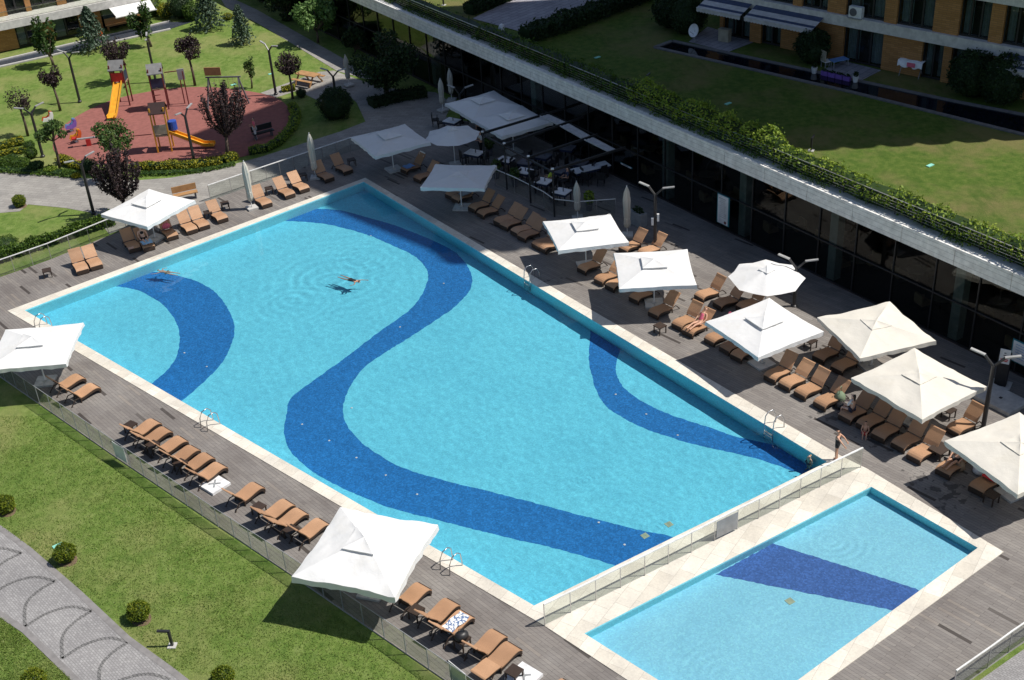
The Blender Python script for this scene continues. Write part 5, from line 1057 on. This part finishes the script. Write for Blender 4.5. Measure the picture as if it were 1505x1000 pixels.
g=G(1229,678); person((g.x,g.y,.025),150,'tanned child in a black swimsuit standing at the pool corner with arms back',J_stand('back'),'skin','hair',[('swimsuit','cloth_black',TORSO[:2]+('hpl','hpr'),[('pelvis','belly'),('pelvis','hpl'),('pelvis','hpr')],.022)],.92)
g=G(1190,672,-.05); person((g.x,g.y,ZB),200,'blond swimmer with only head and shoulders above water at the pool corner',J_stand('side'),'pale','blond',[('trunks','navy',SHORT,SE,.022)],.78)
J=dict(pelvis=(-.35,0,0),belly=(-.18,0,.01),chest=(.02,0,.02),neck=(.2,0,.04),head=(.29,0,.06),crown=(.37,0,.09),face=(.5,0,-.8))
for s,y in (('l',1),('r',-1)): J['sh'+s]=(.1,y*.16,.02); J['el'+s]=(.22,y*.34,-.02); J['wr'+s]=(.46 if y>0 else .12,y*.46,-.04); J['hp'+s]=(-.42,y*.09,0); J['kn'+s]=(-.82,y*.12,-.03); J['an'+s]=(-1.2,y*.13,-.02); J['to'+s]=(-1.34,y*.13,-.02)
g=G(522,412,-.02); person((g.x,g.y,-.125),-38,'swimmer in a black swimsuit doing breaststroke in the middle of the pool',J,'skin','hair',[('swimsuit','cloth_black',TORSO[:2]+('hpl','hpr'),[('pelvis','belly'),('pelvis','hpl'),('pelvis','hpr')],.022)],.9)
g=G(238,397,-.02); person((g.x,g.y,-.20),155,'pale swimmer floating along the far pool edge',dict(J),'pale','blond',[('trunks','khaki',SHORT,SE,.022)],.85)
def on_lounger(L,label,back=52,**kw):
    m=Matrix.Rotation(L.rotation_euler.z,4,'Z'); p=L.location+m@Vector((1.0,0,0)); return person((p.x,p.y,L.location.z),math.degrees(L.rotation_euler.z),label,J_recline(back,.36),**kw)
bik=lambda c:[('top',c,('chest','shl','shr'),[('chest','shl'),('chest','shr')],-.0),('bottom',c,SHORT,SE,.022)]
BR=lambda c:[('bra',c,('belly','chest'),[('belly','chest')],.025),('bottom',c,SHORT,SE,.022)]
on_lounger(LB[3],'woman in a black bikini reclining in the far side parasol shade with a blue towel',clothes=BR('cloth_black'),skin='pale')
on_lounger(LC[18],'sunbather in a pink swimsuit lying half under the pointed parasol',clothes=[('swimsuit','pink',TORSO,TE,.022)])
on_lounger(LC[31],'sunbather with dark swimsuit reclining next to the wide dark table',clothes=BR('cloth_black'))
L=LC[26]; m=Matrix.Rotation(L.rotation_euler.z,4,'Z'); p=L.location+m@Vector((.55,.0,0)); person((p.x,p.y,0),math.degrees(L.rotation_euler.z)+100,'woman in a white shirt sitting sideways on a shaded lounger',J_sit(.38,-.3,'down'),'pale','hair',[('shirt','cloth_white',('belly','chest','shl','shr','ell','elr'),[('belly','chest'),('chest','shl'),('chest','shr'),('shl','ell'),('shr','elr')],.02),('shorts','navy',SHORT,SE,.022)],1,True)
g=G(1271,638); person((g.x,g.y,0),250,'small child sitting on the deck in front of the shaded loungers',J_sit(.0,.2,'up'),'skin','hair',[('trunks','towelred',SHORT,SE,.022)],.72)
g=G(1287,640); 
g=P((377,205)); person((g.x,g.y,ZP),200,'person in a pink shirt standing by the playground bench',J_stand('work'),'skin','hair',[('shirt','pink',('belly','chest','shl','shr','ell','elr'),[('belly','chest'),('chest','shl'),('chest','shr'),('shl','ell'),('shr','elr')],.025),('trousers','sign',('pelvis','hpl','hpr','knl','knr','anl','anr'),[('pelvis','hpl'),('pelvis','hpr'),('hpl','knl'),('hpr','knr'),('knl','anl'),('knr','anr')],.02)],.95)
SHIRT=lambda c:('shirt',c,('belly','chest','shl','shr','ell','elr'),[('belly','chest'),('chest','shl'),('chest','shr'),('shl','ell'),('shr','elr')],.025)
TROU=lambda c:('trousers',c,('pelvis','hpl','hpr','knl','knr','anl','anr'),[('pelvis','hpl'),('pelvis','hpr'),('hpl','knl'),('hpr','knr'),('knl','anl'),('knr','anr')],.02)
g=G(708,229); person((g.x,g.y,0),200,'waiter in white shirt and dark trousers beside the round parasol',J_stand('work'),'skin','hair',[SHIRT('cloth_white'),TROU('cloth_black')])
g=G(706,205); person((g.x,g.y,0),120,'waiter in dark clothes at the pergola corner post',J_stand('side'),'skin','hair',[SHIRT('cloth_black'),TROU('cloth_black')])
g=G(811,277); person((g.x,g.y,0),150,'guest in a lime green shirt seated at a terrace table',J_sit(.46,.2,'down'),'skin','hair',[SHIRT('lime'),TROU('cloth_black')]); dchair((811,271),150,'dark restaurant chair under the lime green guest')
g=G(834,276); person((g.x,g.y,0),200,'guest in dark clothes seated at the last terrace table',J_sit(.46,.2,'down'),'skin','hair',[SHIRT('navy'),TROU('cloth_black')])
# ------------------------------------------------------------------ towels, bags and small things
def drape(L,x0,x1,name,label,mat,W=.5,z=.42,yo=0,cat='towel',rough=.03,up=0):
    m=MB(); n=12; k=5; vs=[]
    for i in range(n+1):
        for j in range(k+1):
            x=x0+(x1-x0)*i/n; y=yo-W/2+W*j/k+.03*math.sin(i*.9+j); zz=z+up*i/n+rough*noise.noise((x*4,y*5,len(label))); vs.append((x,y,zz))
    o=len(vs); vs+= [(a,b,c-.012) for a,b,c in vs]
    fs=[(i*(k+1)+j,(i+1)*(k+1)+j,(i+1)*(k+1)+j+1,i*(k+1)+j+1) for i in range(n) for j in range(k)]; fs+= [tuple(q+o for q in reversed(f)) for f in fs]
    m.add(vs,fs); ob=m.build(name,MT[mat],None,True); ob.location=L.location; ob.rotation_euler=L.rotation_euler; return tag(ob,label,cat)
def pattern():
    b=NB('patterned towel'); v=b.pos((1,1,1),0,True); n=b.noise(v,7,2,.4); b.base(b.ramp(n,[(.40,(.78,.80,.80)),(.46,(.10,.16,.30)),(.54,(.12,.2,.38)),(.58,(.75,.78,.8))],'CONSTANT')); b.p.inputs['Roughness'].default_value=.95; return b.m
MT['patt']=pattern()
drape(LA[14],.18,1.25,'beach_towel','blue and white patterned towel lying on a lounger by the lawn fence','patt',.48,.41,.04)
drape(LB[3],.0,.62,'beach_towel','light blue towel over the legs of the woman on the far side','towelblue',.6,.50)
drape(LC[32],.75,1.2,'beach_towel','red towel on the last lounger by the right edge parasol','towelred',.55,.42)
drape(LC[0],.1,.75,'beach_towel','blue towel on the first lounger at the pool corner','kidblue',.55,.42); drape(LC[0],1.25,1.62,'beach_towel','white towel hanging over the first lounger back at the pool corner','cloth_white',.5,.50,0,up=.5)
drape(LC[3],.45,1.2,'beach_towel','dull green towel on a lounger under the shaded parasol','grey',.5,.42)
drape(LB[2],-.12,.3,'beach_towel','pale pink cloth hanging off a shaded lounger on the far side','pale',.3,.36,.2)
drape(LC[19],1.2,1.7,'beach_towel','pink and lilac towel over the back of a lounger under the pointed parasol','pink',.6,.52,0,up=.55)
def bag(p,label,mat,s=.3,cat='bag',h=.28):
    t=thing('bag',label,cat,p,rng.uniform(0,3)); MB().lathe([(s*.7,0),(s,h*.25),(s*.95,h*.7),(s*.55,h),(s*.3,h*1.05)],14,(0,0,0),lambda a,z:1+.12*math.sin(2*a+1)).build('body',MT[mat],t,True); MB().tube([(-s*.5,0,h),(-s*.3,0,h*1.6),(s*.3,0,h*1.6),(s*.5,0,h)],.015,6).build('handle',MT[mat],t)
q=BAGP; bag((q.x,q.y,.427),'black bag on a small table by the lawn fence','black',.24)
L=LB[4]; m=Matrix.Rotation(L.rotation_euler.z,4,'Z'); p=L.location+m@Vector((1.05,0,.40)); bag(p,'bright pink bag on a lounger beside the far side parasol','pink',.22)
p=G(1236,600); bag((p.x,p.y,0),'dark bag on the deck beside the woman in white','black',.25); p=G(1241,592,.2); bag((p.x-.1,p.y+.35,0),'dull green beach bag behind the woman in white','sage',.27,h=.5)
p=G(1440,690,.2); bag((p.x,p.y,0),'pale beach bag in the shade of the right edge parasol','sign',.25)
p=G(1412,672,.6); bag((p.x,p.y,.45) if 0 else (p.x,p.y,0),'brown bag behind the reclining sunbather at the right','oldwood',.25,h=.4)
for px,s in (((1023,493),'under the lounger of the pink sunbather'),((655,905),'under the patterned towel lounger')):
    g=G(*px); t=thing('flip_flops','pair of dark flip flops on the deck '+s,'flip flops',(g.x,g.y,0),rng.uniform(0,3))
    for sy in (-1,1): MB().box((0,sy*.07,.012),(.25,.09,.022)).build('sandal',MT['black'],t)
for o in list(col.objects):
    if o.name.startswith(('pool_basin','paddling_pool_','pool_side','pool_drain','blue_band','violet_band','pool_light','body','swimsuit','trunks','handrail','step')): o.cycles.is_caustics_receiver=True
